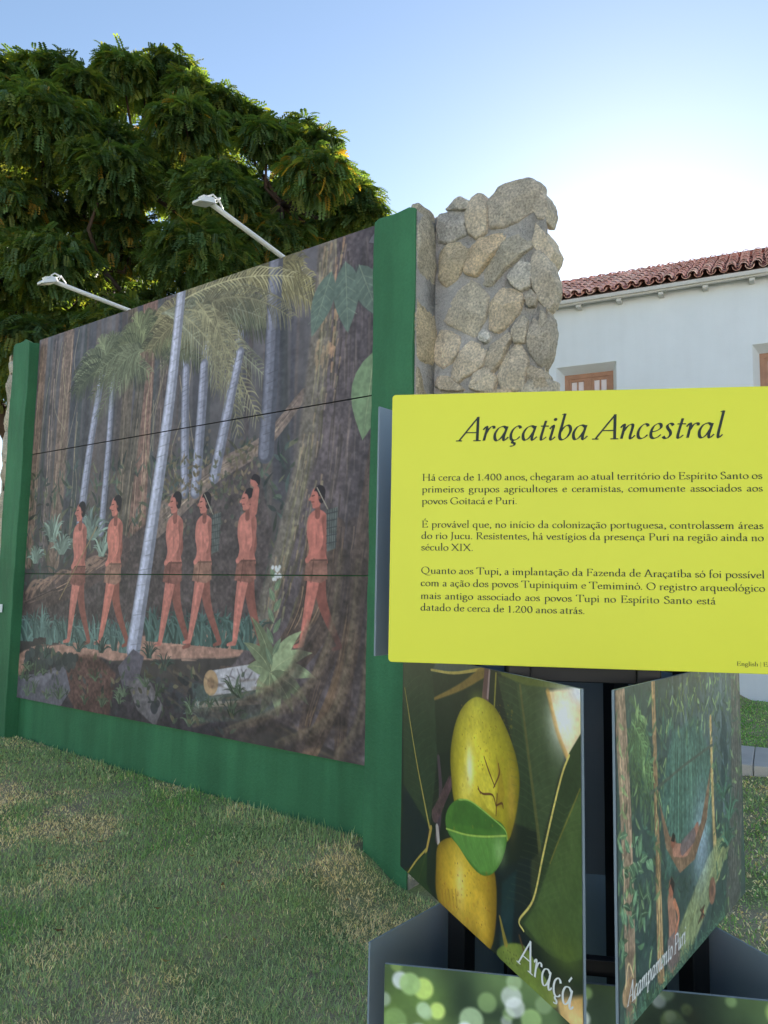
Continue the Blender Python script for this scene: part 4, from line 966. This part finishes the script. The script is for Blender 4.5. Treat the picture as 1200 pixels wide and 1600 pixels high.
It = {
 'a': (41, [s((30, 34), (22, 39), (11, 34), (5, 19), (8, 4), (15, 0), (23, 8), (30, 24)), s((32, 39), (30, 22), (29, 6), (33, 0), (41, 9))]),
 'r': (30, [s((2, 30), (8, 39), (11, 33), (10.5, 14), (10, 0)), s((10.5, 18), (16, 32), (22, 39), (28, 38), (29, 33))]),
 'c': (31, [s((26, 33), (23, 38), (16, 39), (8, 30), (5, 17), (8, 4), (15, 0), (23, 3), (29, 10))]),
 't': (25, [s((14, 53), (12, 30), (11, 6), (15, 0), (24, 8)), H_(4, 24, 38)]),
 'i': (22, [s((3, 30), (9, 39), (11.5, 34), (10.5, 15), (10, 4), (14, 0), (21, 8)), dot(12, 56, 4.4)]),
 'b': (38, [s((11, 72), (9.5, 40), (9, 14), (13, 2), (21, 0), (30, 9), (34, 24), (30, 36), (22, 39), (14, 31), (9.5, 20)), l((4, 69), (11, 72))]),
 'n': (42, [s((2, 30), (8, 39), (10.5, 33), (10, 14), (9.5, 0)), s((10, 17), (17, 32), (25, 39), (30.5, 36), (30.5, 24), (29.5, 6), (33, 0), (41, 9))]),
 'm': (62, [s((2, 30), (8, 39), (10.5, 33), (10, 14), (9.5, 0)), s((10, 17), (16, 32), (23, 39), (28.5, 36), (29, 22), (28.5, 0)), s((29, 17), (36, 32), (44, 39), (50, 36), (50.5, 24), (49.5, 6), (53, 0), (61, 9))]),
 'e': (32, [s((6, 17), (19, 21), (26.5, 29), (24, 38), (16, 39), (8, 31), (5, 17), (8, 4), (15, 0), (23, 3), (30, 10))]),
 's': (28, [s((23, 34), (19, 38.5), (13, 39), (9, 33), (12, 26), (18.5, 18), (20.5, 9), (16, 1), (9, 0), (4, 5))]),
 'l': (21, [s((11, 72), (10, 40), (9.5, 8), (13, 0), (20, 8)), l((4, 69), (11, 72))]),
 'o': (37, [ell(18.5, 19.5, 13.5, 19.5)]),
 'p': (40, [s((2, 30), (8, 39), (10.5, 33), (10, 5), (9.5, -26)), H_(2, 18, -26), s((10, 17), (16, 32), (23, 39), (31, 36), (34, 22), (29, 6), (20, 0), (13, 2), (10, 8))]),
 'u': (42, [s((2, 30), (8, 39), (10, 33), (9, 12), (11, 2), (16, 0), (23, 8), (30, 24)), s((32, 39), (30, 22), (30, 5), (34, 0), (41, 9))]),
 'A': (58, [s((40, 67), (22, 34), (4, 0)), l((39, 67), (51, 0)), H_(16, 46, 23), H_(-4, 12, 0), H_(41, 60, 0)]),
 'P': (50, [l((13, 0), (13, 65)), s((13, 64), (28, 65), (41, 60), (44, 48), (39, 36), (27, 31), (14, 32)), H_(4, 24, 0), H_(4, 14, 65)]),
 ' ': (17, []),
}
It['á'] = (It['a'][0], It['a'][1]+[acute(20, 50)]); It['ç'] = (It['c'][0], It['c'][1]+[ced(14)])
def ribbons(text, font, size, x0, y0, x1=None, kx=1., skew=0., nib=(4.1, 1.35, 17), spaces=False, dens=5):
    """the strokes of a line of text as flat ribbons [(left pts, right pts)]; size = cap height in metres"""
    k = size/65.; tot = sum(font[c][0] for c in text)*k*kx; ext = 0.
    if x1 is not None:
        if spaces and ' ' in text: ext = ((x1-x0)-tot)/text.count(' ')
        else: kx *= (x1-x0)/tot
    out = []; x = x0; a, b, ph = nib; cu, su = math.cos(R(ph)), math.sin(R(ph))
    for ch in text:
        wd, st = font[ch]
        for q in st:
            kind, P = q[0], np.array(q[1], float)
            if kind == 'd':
                t = np.linspace(0, math.pi, 7); r_ = q[2]; Lf = np.stack([P[0, 0]-r_*np.cos(t), P[0, 1]+r_*np.sin(t)], -1); Rt = np.stack([P[0, 0]-r_*np.cos(t), P[0, 1]-r_*np.sin(t)], -1)
            else:
                if kind == 's': P = catmull(P, dens)
                elif kind == 'l' and len(P) > 2: P = np.concatenate([np.linspace(P[i], P[i+1], 4)[:(-1 if i < len(P)-2 else None)] for i in range(len(P)-1)])
                d = np.gradient(P, axis=0); d /= np.linalg.norm(d, axis=1)[:, None]+1e-9; n_ = np.stack([-d[:, 1], d[:, 0]], -1)
                if kind == 'o': n_[0] = n_[-1] = (n_[0]+n_[-1])/np.linalg.norm(n_[0]+n_[-1])
                hw = np.sqrt((a*(n_[:, 0]*cu+n_[:, 1]*su))**2+(b*(-n_[:, 0]*su+n_[:, 1]*cu))**2)
                if kind == 'h': hw[:] = 1.5
                Lf, Rt = P+n_*hw[:, None], P-n_*hw[:, None]
            def tr(Z): return np.stack([x+(Z[:, 0]*kx+Z[:, 1]*skew)*k, y0+Z[:, 1]*k], -1)
            out.append((tr(Lf), tr(Rt)))
        x += wd*k*kx+(ext if ch == ' ' else 0)
    return out
def letters(name, rib, fr, mat, parent, origin):
    """fr(x, out, z): ribbons lie just proud of the board"""
    V = []; F = []
    for q, (A_, B_) in enumerate(rib):
        o = 8e-4+2.5e-5*(q % 9); b = len(V); n_ = len(A_)
        for p in A_: V.append(fr(p[0], o, p[1]))
        for p in B_: V.append(fr(p[0], o, p[1]))
        for j in range(n_-1): F.append((b+j, b+n_+j, b+n_+j+1, b+j+1))
    return link(name, fastmesh(name, np.array(V)-origin, np.array(F)), mat, parent)

# ------------------------------------------------------------------ the information totem: three tiers of boards, star fashion
TS, TH, TC = .9363, R(-9.125), np.array([.4602, 1.8324, 0]); TR_ = TS/math.sqrt(3)
def TV(a): return TC+TR_*np.array([math.cos(TH+a), math.sin(TH+a), 0])
Dv, Av, Bv = TV(math.pi/2), TV(math.pi*7/6), TV(-math.pi/6)
Nv, Lv, Rv = TV(-math.pi/2), TV(math.pi*5/6), TV(math.pi/6)
tot_loc = TC+np.array([0, 0, float(gz(TC[0], TC[1]))])
totem = empty('information_totem', tot_loc, 'tall dark steel display stand with tiers of boards, a yellow text board on top', 'sign')
def side(P, Q):
    e = (Q-P)/np.linalg.norm(Q-P); n_ = np.array([e[1], -e[0], 0])
    return lambda x, o, z: P+e*x+n_*o+np.array([0, 0, z])
def board(P, Q, z0, z1, ins, off, name, label=None, face=None):
    """a steel tray with returned edges, carrying a printed face"""
    fr = side(P, Q); x0, x1 = ins, TS-ins; mb = MB()
    mb.box(fr, x0, x1, off-.006, off-.001, z0, z1)
    o = mb.build(name, M['steel'], totem, tot_loc, bevel=.0008)
    if label: o['label'] = label
    return o, fr, x0, x1
def flatface(fr, x0, x1, off, z0, z1, mat, parent, name='printed_face', rad=.008):
    P = []
    for cx, cz, a0 in ((x1-rad, z1-rad, 0), (x0+rad, z1-rad, 90), (x0+rad, z0+rad, 180), (x1-rad, z0+rad, 270)):
        for k in range(6): P.append((cx+rad*math.cos(R(a0+18*k)), cz+rad*math.sin(R(a0+18*k))))
    n_ = len(P); mb = MB(); V = [fr(x, off+.003, z) for x, z in P]+[fr(x, off-.0005, z) for x, z in P]
    mb.add(V, [tuple(range(n_)), tuple(range(2*n_-1, n_-1, -1))]+[(k, n_+k, n_+(k+1) % n_, (k+1) % n_) for k in range(n_)])
    return mb.build(name, mat, parent, tot_loc, bevel=.0008)
T1, T2, T3 = (1.447, 2.016), (.850, 1.427), (.262, .839)
# posts at the corners of the inner hexagon, and the base plate
for P, Q in ((Av, Bv), (Bv, Dv), (Dv, Av)):
    for q in (1/3, 2/3):
        c_ = P+(Q-P)*q; c_ = c_+(TC-c_)/np.linalg.norm(TC-c_)*.05
        mb = MB(); e = (Q-P)/TS; n_ = np.array([e[1], -e[0], 0])
        mb.box(lambda x, y, z: c_+e*x+n_*y+np.array([0, 0, z]), -.024, .024, -.024, .024, -.06, 1.99); mb.build('post', M['post'], totem, tot_loc, bevel=.003)
for zc in (1.425, .8445, .25):
    for P, Q in ((Av, Bv), (Bv, Dv), (Dv, Av)):
        mb = MB()
        p0, p1 = [P+(Q-P)*q for q in (.30, .70)]; p0 = p0+(TC-p0)*.16; p1 = p1+(TC-p1)*.16
        e = (p1-p0); L_e = np.linalg.norm(e); e = e/L_e; n_ = np.array([e[1], -e[0], 0])
        mb.box(lambda x, y, z: p0+e*x+n_*y+np.array([0, 0, z]), 0, L_e, -.012, .012, zc-.016, zc+.016)
        mb.build('crossbar', M['post'], totem, tot_loc, bevel=.002)

# tier 1: the yellow text board and two more backs
YO = .02; INS = .0665
yb, fr, x0, x1 = board(Av, Bv, *T1, INS, YO, 'text_board', 'bright yellow text board with dark serif lettering')
flatface(fr, x0-.003, x1+.003, YO, T1[0]-.003, T1[1]+.003, M['yellow'], yb)
frp = lambda x, o, z: fr(x, YO+.003+o, z)
letters('title_lettering', ribbons('Araçatiba Ancestral', It, .0500, .206, 1.9148, .742, skew=.23, nib=(3.7, 1.15, 28), dens=7), frp, M['ink'], yb, tot_loc)
LN = ['Há cerca de 1.400 anos, chegaram ao atual território do Espírito Santo os', 'primeiros grupos agricultores e ceramistas, comumente associados aos', 'povos Goitacá e Puri.', None,
      'É provável que, no início da colonização portuguesa, controlassem áreas', 'do rio Jucu. Resistentes, há vestígios da presença Puri na região ainda no', 'século XIX.', None,
      'Quanto aos Tupi, a implantação da Fazenda de Araçatiba só foi possível', 'com a ação dos povos Tupiniquim e Temiminó. O registro arqueológico', 'mais antigo associado aos povos Tupi no Espírito Santo está', 'datado de cerca de 1.200 anos atrás.']
ZL = [1.8295, 1.804, 1.7787, 0, 1.7288, 1.7045, 1.6799, 0, 1.6307, 1.6045, 1.5776, 1.553]
XE = [.8158, .8158, None, 0, .8148, .8148, None, 0, .8140, .8140, .7212, .4682]
rb = []
KX = .4682-.1295; KX = KX/(sum(Rm[c][0] for c in LN[11])*.0142/65.)
for t_, z_, xe in zip(LN, ZL, XE):
    if t_: rb += ribbons(t_, Rm, .0142, .1303, z_, xe, kx=KX*.985, spaces=True, nib=(4.3, 1.7, 17), dens=4)
letters('body_lettering', rb, frp, M['ink'], yb, tot_loc)
letters('small_lettering', ribbons('English | Español', Rm, .0078, .7565, 1.459, kx=KX, nib=(4.3, 1.9, 17), dens=4), frp, M['ink'], yb, tot_loc)
board(Bv, Dv, *T1, INS, YO, 'back_board'); board(Dv, Av, *T1, INS, YO, 'back_board')

# tier 2: the fruit picture and the forest camp picture
I2 = .058
def fruit():
    CW, CH = 420, 299; p = Paint(CW, CH, 1.8, (30, 38, 32), 21); fr2 = side(Lv, Nv); nn = np.array([(Nv-Lv)[1], -(Nv-Lv)[0], 0])/TS; ee = (Nv-Lv)/TS
    def T(pts):
        o = []
        for x, y in pts:
            X_ = onplane(x, y, Lv, nn); o.append((((X_-Lv)@ee-I2)/(TS-2*I2)*CW, (T2[1]-X_[2])/(T2[1]-T2[0])*CH))
        return o
    q = lambda pts: T([(560+x/2.666, 1000+y/2.666) for x, y in pts])     # outlines read off the photographed print
    g1, g2, g3 = (44, 58, 42), (50, 64, 44), (24, 34, 36)
    p.poly(q([(190, 80), (330, 80), (330, 480), (300, 780), (190, 600)]), g1, 1, 3, .15); p.poly(q([(190, 600), (300, 790), (300, 900), (180, 960)]), (22, 32, 40), 1, 3, .1)
    p.poly(q([(310, 140), (530, 120), (530, 240), (380, 460), (330, 480), (320, 250)]), (34, 44, 34), 1, 4, .12); p.poly(q([(330, 80), (530, 100), (520, 128), (400, 140), (310, 128)]), (92, 104, 100), .7, 8)
    p.stroke(q([(305, 125), (400, 138), (520, 122)]), (3, 4), (176, 156, 84)); p.stroke(q([(320, 245), (430, 195), (535, 125)]), (4, 14), (134, 108, 56), .9, 4)
    p.poly(q([(580, 150), (800, 200), (860, 480), (760, 800), (640, 760), (660, 500)]), (48, 62, 42), 1, 5, .15); p.poly(q([(660, 190), (770, 190), (860, 480), (760, 880)]), (62, 76, 50), 1, 6, .12)
    p.stroke(q([(675, 190), (710, 480), (745, 760), (760, 900)]), (4, 6), (96, 92, 50), .7, 3); p.poly(q([(760, 880), (860, 490), (880, 700), (740, 1080), (640, 1000)]), (54, 60, 42), .9, 5)
    p.poly(q([(590, 130), (880, 190), (850, 205), (700, 190), (600, 150)]), (88, 96, 46), .9, 4)
    p.poly(q([(785, 215), (940, 195), (940, 420), (870, 500), (830, 380)]), (226, 190, 128), 1, 6); p.glow(*q([(855, 330)])[0], 24, 30, (252, 248, 236), .95); p.glow(*q([(915, 220)])[0], 16, 12, (225, 228, 240), .9); p.stroke(q([(790, 215), (830, 380), (868, 480)]), 6, (190, 140, 70), .6, 5)
    p.poly(q([(560, 960), (720, 900), (720, 1290), (580, 1330)]), (26, 34, 36), 1, 8); p.poly(q([(600, 1010), (660, 960), (640, 1280), (590, 1280)]), (32, 58, 60), .7, 8)
    # right-hand leaf
    lf = [(940, 370), (880, 470), (850, 560), (810, 720), (770, 900), (730, 1080), (672, 1165), (700, 1225), (800, 1310), (870, 1342), (940, 1330)]
    p.poly(q(lf), (52, 66, 42), 1, 2, .12); p.poly(q([(940, 600), (870, 740), (800, 930), (740, 1100), (690, 1180), (760, 1270), (880, 1335), (940, 1320)]), (76, 96, 52), .9, 5, .15)
    p.glow(*q([(850, 1290)])[0], 40, 18, (88, 104, 46), .8)
    for k in range(9): p.stroke(q([(930-k*22, 650+k*70), (900-k*14, 900+k*40), (860-k*10, 1300)]), 1.2, (74, 88, 52), .4, 2)
    p.stroke(q([(880, 480), (850, 560), (810, 720), (770, 900), (730, 1080), (672, 1165), (690, 1210)]), (2.2, 2.6, 2.2), (206, 188, 104)); p.stroke(q([(925, 620), (880, 730), (830, 850), (800, 930)]), 1.6, (120, 112, 50), .8)
    # twigs
    p.stroke(q([(195, 200), (240, 480), (270, 640), (298, 780)]), (1.6, 4), (168, 150, 74)); p.stroke(q([(305, 780), (280, 900), (250, 1010)]), (6, 2.4), (176, 146, 70)); p.stroke(q([(205, 975), (245, 915), (285, 870)]), 3, (170, 150, 72)); p.poly(q([(205, 975), (250, 915), (290, 880), (285, 1010), (320, 1080), (260, 1040)]), (40, 60, 34), .9, 3)
    p.stroke(q([(540, 110), (535, 180), (530, 250)]), (12, 16), (92, 66, 70)); p.stroke(q([(548, 130), (540, 240)]), 4, (168, 146, 150), .7, 2)
    p.stroke(q([(575, 140), (568, 280)]), 3, (150, 140, 60), .8)
    p.stroke(q([(335, 490), (345, 640), (330, 830)]), (8, 12), (72, 58, 66)); p.stroke(q([(385, 590), (345, 680), (320, 730)]), (14, 18), (84, 62, 66), 1, 2, .35); p.stroke(q([(330, 780), (335, 840)]), 9, (196, 184, 176), .8, 2)
    # fruit: the lower one, then the upper one, shaded as in the printed photograph
    def body(out, stops, lx, ly, seed):
        wn, m = p.mask(q(out), 1.5, True); x0_, x1_, y0_, y1_ = wn[:4]; X_, Y_ = wn[4:]
        ins = m[0]; sd = np.clip(m[1], 0, None); t = np.clip(sd/(sd.max()+1e-6), 0, 1)
        u = (X_-X_.min())/(X_.max()-X_.min()); v = (Y_-Y_.min())/(Y_.max()-Y_.min())
        lit = np.exp(-(((u-lx)/.28)**2))*.75+.25*np.sin(np.pi*np.clip(u, 0, 1)); rim = t**.35
        c = np.array(stops[0])[None, None]*(1-lit[..., None])+np.array(stops[1])[None, None]*lit[..., None]
        c = c*(1-v[..., None]*.35)+np.array(stops[2])[None, None]*v[..., None]*.35; c = c*(.50+.5*rim)[..., None]
        p.img[y0_:y1_, x0_:x1_] = p.img[y0_:y1_, x0_:x1_]*(1-ins[..., None])+c*(.86+.16*p.n1[y0_:y1_, x0_:x1_]+.12*p.n2[y0_:y1_, x0_:x1_])[..., None]*ins[..., None]
    body([(335, 850), (325, 950), (325, 1040), (345, 1110), (400, 1170), (480, 1240), (535, 1300), (565, 1250), (578, 1120), (572, 980), (540, 900), (470, 850), (400, 820)], ((176, 138, 36), (250, 214, 72), (206, 150, 52)), .45, .4, 1)
    body([(495, 238), (440, 275), (405, 350), (386, 460), (388, 560), (400, 670), (430, 740), (520, 780), (600, 830), (630, 830), (660, 720), (674, 600), (662, 500), (635, 410), (600, 330), (560, 270)], ((170, 160, 34), (248, 232, 78), (214, 178, 52)), .34, .4, 2)
    p.glow(*q([(465, 530)])[0], 9, 22, (255, 246, 210), .8); p.glow(*q([(440, 620)])[0], 12, 20, (248, 228, 110), .5); p.glow(*q([(640, 660)])[0], 9, 34, (190, 150, 66), .6); p.glow(*q([(500, 270)])[0], 16, 12, (210, 208, 76), .5)
    p.glow(*q([(425, 1010)])[0], 10, 22, (252, 226, 150), .6); p.glow(*q([(520, 1180)])[0], 16, 26, (246, 206, 74), .5)
    p.poly(q([(575, 480), (600, 560), (612, 640), (600, 700), (572, 690), (585, 600)]), (150, 120, 36), .55, 6)
    p.poly(q([(515, 560), (570, 570), (575, 730), (540, 700), (505, 640)]), (222, 206, 70), .6, 4)
    for a_ in ([(525, 485), (545, 545), (570, 610)], [(585, 515), (588, 560), (565, 615)], [(500, 620), (520, 640), (560, 645), (575, 690)], [(500, 610), (510, 640)], [(575, 690), (600, 680), (605, 700)], [(580, 640), (575, 730)]): p.stroke(q(a_), (1.6, 2.6, 1.6), (92, 52, 34), .9)
    for k in range(70):
        x, y = p.r.uniform(430, 640), p.r.uniform(270, 560); p.disc(*q([(x, y)])[0], p.r.uniform(.4, 1.1), (128, 106, 26), .7)
    for k in range(60):
        x, y = p.r.uniform(340, 560), p.r.uniform(900, 1200); p.disc(*q([(x, y)])[0], p.r.uniform(.4, 1.2), (134, 84, 34), .7)
    for k in range(5): x = 350+k*14; p.stroke(q([(x, 1040), (x+10, 1130)]), (3, 1), (150, 100, 40), .5, 2)
    # the bright leaf
    lf = [(365, 760), (372, 710), (400, 672), (440, 662), (500, 690), (560, 740), (600, 765), (620, 810), (612, 880), (585, 945), (550, 978), (510, 975), (465, 930), (420, 860), (380, 810)]
    p.poly(q(lf), (74, 118, 48), 1, 1.5, .1, True); p.poly(q([(372, 785), (450, 812), (530, 820), (615, 815), (605, 890), (560, 970), (510, 968), (440, 890)]), (96, 144, 66), .85, 4, .1); p.poly(q([(400, 680), (440, 668), (560, 745), (600, 775), (590, 800), (480, 780), (390, 760)]), (58, 96, 42), .5, 5)
    p.stroke(q([(368, 785), (450, 810), (530, 818), (615, 815)]), 2., (158, 184, 82)); p.glow(*q([(590, 880)])[0], 12, 14, (176, 204, 140), .5); p.stroke(q([(420, 665), (470, 672), (560, 742), (612, 790), (622, 830)]), 1.5, (150, 190, 90), .9)
    for k in range(7): p.stroke(q([(430+k*24, 812+k), (450+k*22, 870), (490+k*15, 940)]), 1., (120, 160, 84), .5, 1.5)
    for a0_, b0_, c0_ in ((((675, 190)), (745, 760), 90), ((200, 200), (298, 780), 60), ((870, 700), (720, 1150), 110)):
        for k in range(16):
            t = k/16.; x = a0_[0]+(b0_[0]-a0_[0])*t; y = a0_[1]+(b0_[1]-a0_[1])*t
            for sg in (-1, 1): p.stroke(q([(x, y), (x+sg*c0_*.5, y-34), (x+sg*c0_, y-52)]), .9, (92, 104, 68), .3, 1.6)
    for k in range(40):
        x, y = p.r.uniform(400, 650), p.r.uniform(280, 800); p.disc(*q([(x, y)])[0], p.r.uniform(.8, 2.6), (170, 140, 40), .3, 2)
    for k in range(40):
        x, y = p.r.uniform(340, 560), p.r.uniform(960, 1220); p.disc(*q([(x, y)])[0], p.r.uniform(.8, 2.8), (170, 110, 36), .3, 2)
    # lower right corner
    p.poly(q([(580, 1310), (620, 1265), (690, 1270), (740, 1340), (800, 1440), (830, 1520), (790, 1520), (700, 1440)]), (112, 128, 58), 1, 4, .15, True); p.glow(*q([(640, 1300)])[0], 20, 8, (140, 150, 70), .5)
    for k in range(18): p.disc(*q([(p.r.uniform(600, 680), p.r.uniform(1290, 1360))])[0], .9, (60, 66, 34), .7)
    p.poly(q([(830, 1500), (940, 1480), (940, 1640), (860, 1640)]), (206, 160, 96), .9, 8); p.glow(*q([(900, 1570)])[0], 26, 14, (246, 206, 140), .9)
    p.stroke(q([(590, 1150), (615, 1260)]), (3, 8), (150, 130, 56), .9, 2); p.stroke(q([(672, 1230), (690, 1290)]), 3, (92, 66, 40), .8)
    p.img *= 1.12
    return p
fb2, fr, x0, x1 = board(Lv, Nv, *T2, I2, .0, 'fruit_board', 'picture board of yellow fruit and dark green leaves')
PF = fruit(); V, F, c = board_mesh(PF, lambda x, z: fr(x, .0012, z), x0, x1, T2[1], T2[0])
link('printed_face', fastmesh('printed_face', V-tot_loc, F, False, c), M['gloss'], fb2)
letters('caption_lettering', ribbons('Araçá', It, .0560, .667, .8755, .850, skew=.2, nib=(3.7, 1.2, 26), dens=7), lambda x, o, z: fr(x, o+.0012, z), M['white_ink'], fb2, tot_loc)

def camp():
    CW, CH = 420, 299; p = Paint(CW, CH, 1.35, (52, 66, 62), 33); r = p.r
    yy = np.linspace(0, 1, p.H)[:, None, None]; p.img = p.img*(.85+.3*p.n1)[..., None]; p.glow(300, 60, 120, 90, (86, 102, 104), .6)
    for k in range(16): x = r.uniform(120, 420); p.stroke([(x, -5), (x+r.uniform(-8, 8), 180)], r.uniform(4, 12), np.array((84, 98, 104))*r.uniform(.7, 1.1), .5, 3, .2)
    for k in range(420):
        x, y = r.uniform(0, 420), r.uniform(0, 270); p.leaf(x, y, r.uniform(8, 20), r.uniform(2.5, 5), r.uniform(.3, 2.8), np.array((58, 80, 66))*r.uniform(.55, 1.3), None, r.uniform(-.6, .6), .7)
    p.poly([(110, 110), (150, 60), (230, 50), (290, 110), (280, 190), (130, 200)], (62, 88, 78), .85, 8, .25)
    for k in range(90): x = r.uniform(120, 285); p.stroke([(x+(200-x)*.25, 60+r.uniform(0, 40)), (x, 190+r.uniform(-30, 8))], (2, 1), np.array((80, 108, 92))*r.uniform(.6, 1.25), .6)
    for k in range(60):
        x = r.uniform(100, 310); y = r.uniform(5, 60) if k < 35 else r.uniform(40, 160); x = x if k < 35 else r.choice([118, 292])+r.uniform(-20, 20)
        p.stroke([(x, y), (x+r.uniform(-8, 8), y-7), (x+r.uniform(-16, 16), y+10)], (2.4, .8), np.array((124, 146, 92))*r.uniform(.6, 1.2), .85)
    for k in range(10): p.frond(20+r.uniform(0, 40), 10+r.uniform(-10, 30), 80+r.uniform(-60, 30), 90+r.uniform(-20, 60), 14, np.array((92, 118, 78))*r.uniform(.6, 1.1), 14, 22)
    bark_trunk(p, [(8, -5), (22, 130), (28, 300)], (26, 24), (122, 104, 88), (160, 140, 112), 50); bark_trunk(p, [(96, -5), (100, 150), (104, 300)], (10, 12, 20), (118, 96, 72), (170, 144, 100), 40)
    bark_trunk(p, [(286, 60), (288, 180), (298, 240)], (8, 10, 20), (150, 128, 84), (190, 166, 110), 30); bark_trunk(p, [(404, -5), (390, 160), (360, 300)], (44, 52, 70), (72, 74, 70), (104, 100, 86), 70)
    p.stroke([(84, 108), (190, 98), (290, 92)], 3.5, (70, 78, 68))
    p.poly([(100, 300), (150, 262), (260, 215), (330, 200), (350, 225), (230, 280), (180, 300)], (112, 120, 84), .9, 6, .25)
    for k in range(40): x = r.uniform(100, 330); p.stroke([(x, 298-(x-100)*.35), (x+16, 290-(x-100)*.35)], (2, .8), np.array((140, 144, 94))*r.uniform(.7, 1.1), .6)
    for k in range(500):
        x, y = r.uniform(0, 420), r.uniform(0, 300)
        if 110 < x < 290 and 60 < y < 290: continue
        p.leaf(x, y, r.uniform(9, 24), r.uniform(3, 6), r.uniform(.2, 2.9), np.array([[84, 112, 80], [62, 92, 78], [116, 138, 92]])[r.integers(0, 3)]*r.uniform(.6, 1.15), None, r.uniform(-.6, .6), .75)
    p.glow(240, 190, 30, 46, (138, 156, 170), .8)                   # smoke of the small fire, printed
    p.poly([(106, 118), (135, 160), (190, 190), (240, 170), (285, 112), (262, 172), (215, 204), (165, 205), (125, 170)], (108, 86, 68), 1, 1.5, .2)  # the cloth hammock
    p.stroke([(150, 178), (190, 186), (226, 172)], (13, 15, 11), (140, 100, 84)); p.disc(146, 168, 7, (122, 78, 62)); p.poly([(139, 166), (146, 159), (153, 164), (150, 170)], (40, 34, 32)); p.stroke([(176, 182), (212, 178)], 16, (96, 84, 84), .9)
    # a resting figure in a wrap on the ground
    p.stroke([(134, 222), (140, 250), (138, 284)], (16, 24, 26), (138, 100, 82), 1, 2); p.disc(138, 212, 8, (132, 84, 66), ry=10); p.poly([(129, 212), (138, 200), (148, 210), (144, 220), (136, 208)], (40, 34, 32)); p.poly([(124, 258), (158, 256), (160, 290), (122, 290)], (104, 92, 88), .95, 2, .2); p.stroke([(146, 228), (158, 246), (146, 262)], (7, 5), (156, 102, 78))
    p.disc(238, 268, 5, (150, 96, 70)); [p.stroke([(222+k*6, 274), (246-k*4, 262)], 2, (66, 48, 42)) for k in range(5)]
    p.disc(276, 255, 13, (112, 82, 68), ry=15, tex=.2); p.disc(276, 255, 6, (80, 60, 54), .7)
    p.disc(22, 268, 15, (132, 108, 84), ry=12, tex=.25); p.stroke([(14, 262), (22, 244), (34, 260)], 2, (176, 156, 120))
    for k in range(46): x, y = r.uniform(2, 78), r.uniform(130, 240); p.leaf(x, y, r.uniform(12, 22), r.uniform(5, 9), r.uniform(-2.6, 1.), np.array((92, 122, 94))*r.uniform(.55, 1.1), (128, 150, 118), .2)
    for x, y in ((340, 220), (330, 160), (355, 190)): p.tuft(x, y, 18, 42, (60, 88, 72), 1.4, 5)
    for x, y, L in ((330, 110, 40), (345, 130, 40), (335, 150, 36), (350, 95, 44)): p.leaf(x, y, L, 20, r.uniform(-2, -.6), (44, 60, 60))
    for x in range(0, 330, 11): p.tuft(x, 302, 8, r.uniform(18, 30), (64, 88, 72), 1.2, 2.5)
    p.img *= 1.38*(.9+.2*p.n2)[..., None]; p.img += 6; return p
cb, fr3, x0, x1 = board(Nv, Rv, *T2, I2, .0, 'camp_board', 'picture board of a shaded forest camp with a hammock')
PC_ = camp(); V, F, c = board_mesh(PC_, lambda x, z: fr3(x, .0012, z), x0, x1, T2[1], T2[0])
link('printed_face', fastmesh('printed_face', V-tot_loc, F, False, c), M['gloss'], cb)
letters('caption_lettering', ribbons('Acampamento Puri', It, .0330, .090, .8905, .402, skew=.2, nib=(5.4, 2.7, 26)), lambda x, o, z: fr3(x, o+.0012, z), M['white_ink'], cb, tot_loc)
board(Rv, Lv, *T2, I2, .0, 'back_board')

# tier 3: a picture of light through leaves
def bokeh():
    p = Paint(420, 299, .9, (84, 106, 70), 44); r = p.r; p.img *= (.6+.8*fbm(p.H, p.W, 60, 3))[..., None]
    for k in range(60): p.glow(r.uniform(0, 420), r.uniform(0, 299), r.uniform(12, 40), r.uniform(12, 36), [(30, 44, 40), (104, 136, 66), (150, 176, 90), (24, 34, 34), (80, 96, 60)][r.integers(0, 5)], .6)
    for k in range(210):
        x, y = r.uniform(0, 420), r.uniform(0, 299)**1.0; p.disc(x, y, r.uniform(5, 13), [(206, 214, 218), (190, 214, 120), (164, 188, 150), (220, 226, 230), (150, 180, 120)][r.integers(0, 5)], r.uniform(.35, .95), 3)
    p.img = p.img*1.2
    p.glow(300, 40, 40, 50, (20, 30, 30), .8)
    for k in range(3): p.stroke([(190+60*k, 20), (200+55*k, 299)], 14, (40, 44, 34), .5, 10)
    return p
lb, fr, x0, x1 = board(Av, Bv, *T3, INS, YO, 'foliage_board', 'picture board of blurred green foliage with round light spots')
PB = bokeh(); V, F, c = board_mesh(PB, lambda x, z: fr(x, YO+.0012, z), x0, x1, T3[1], T3[0])
link('printed_face', fastmesh('printed_face', V-tot_loc, F, False, c), M['gloss'], lb)
board(Bv, Dv, *T3, INS, YO, 'back_board'); board(Dv, Av, *T3, INS, YO, 'back_board')
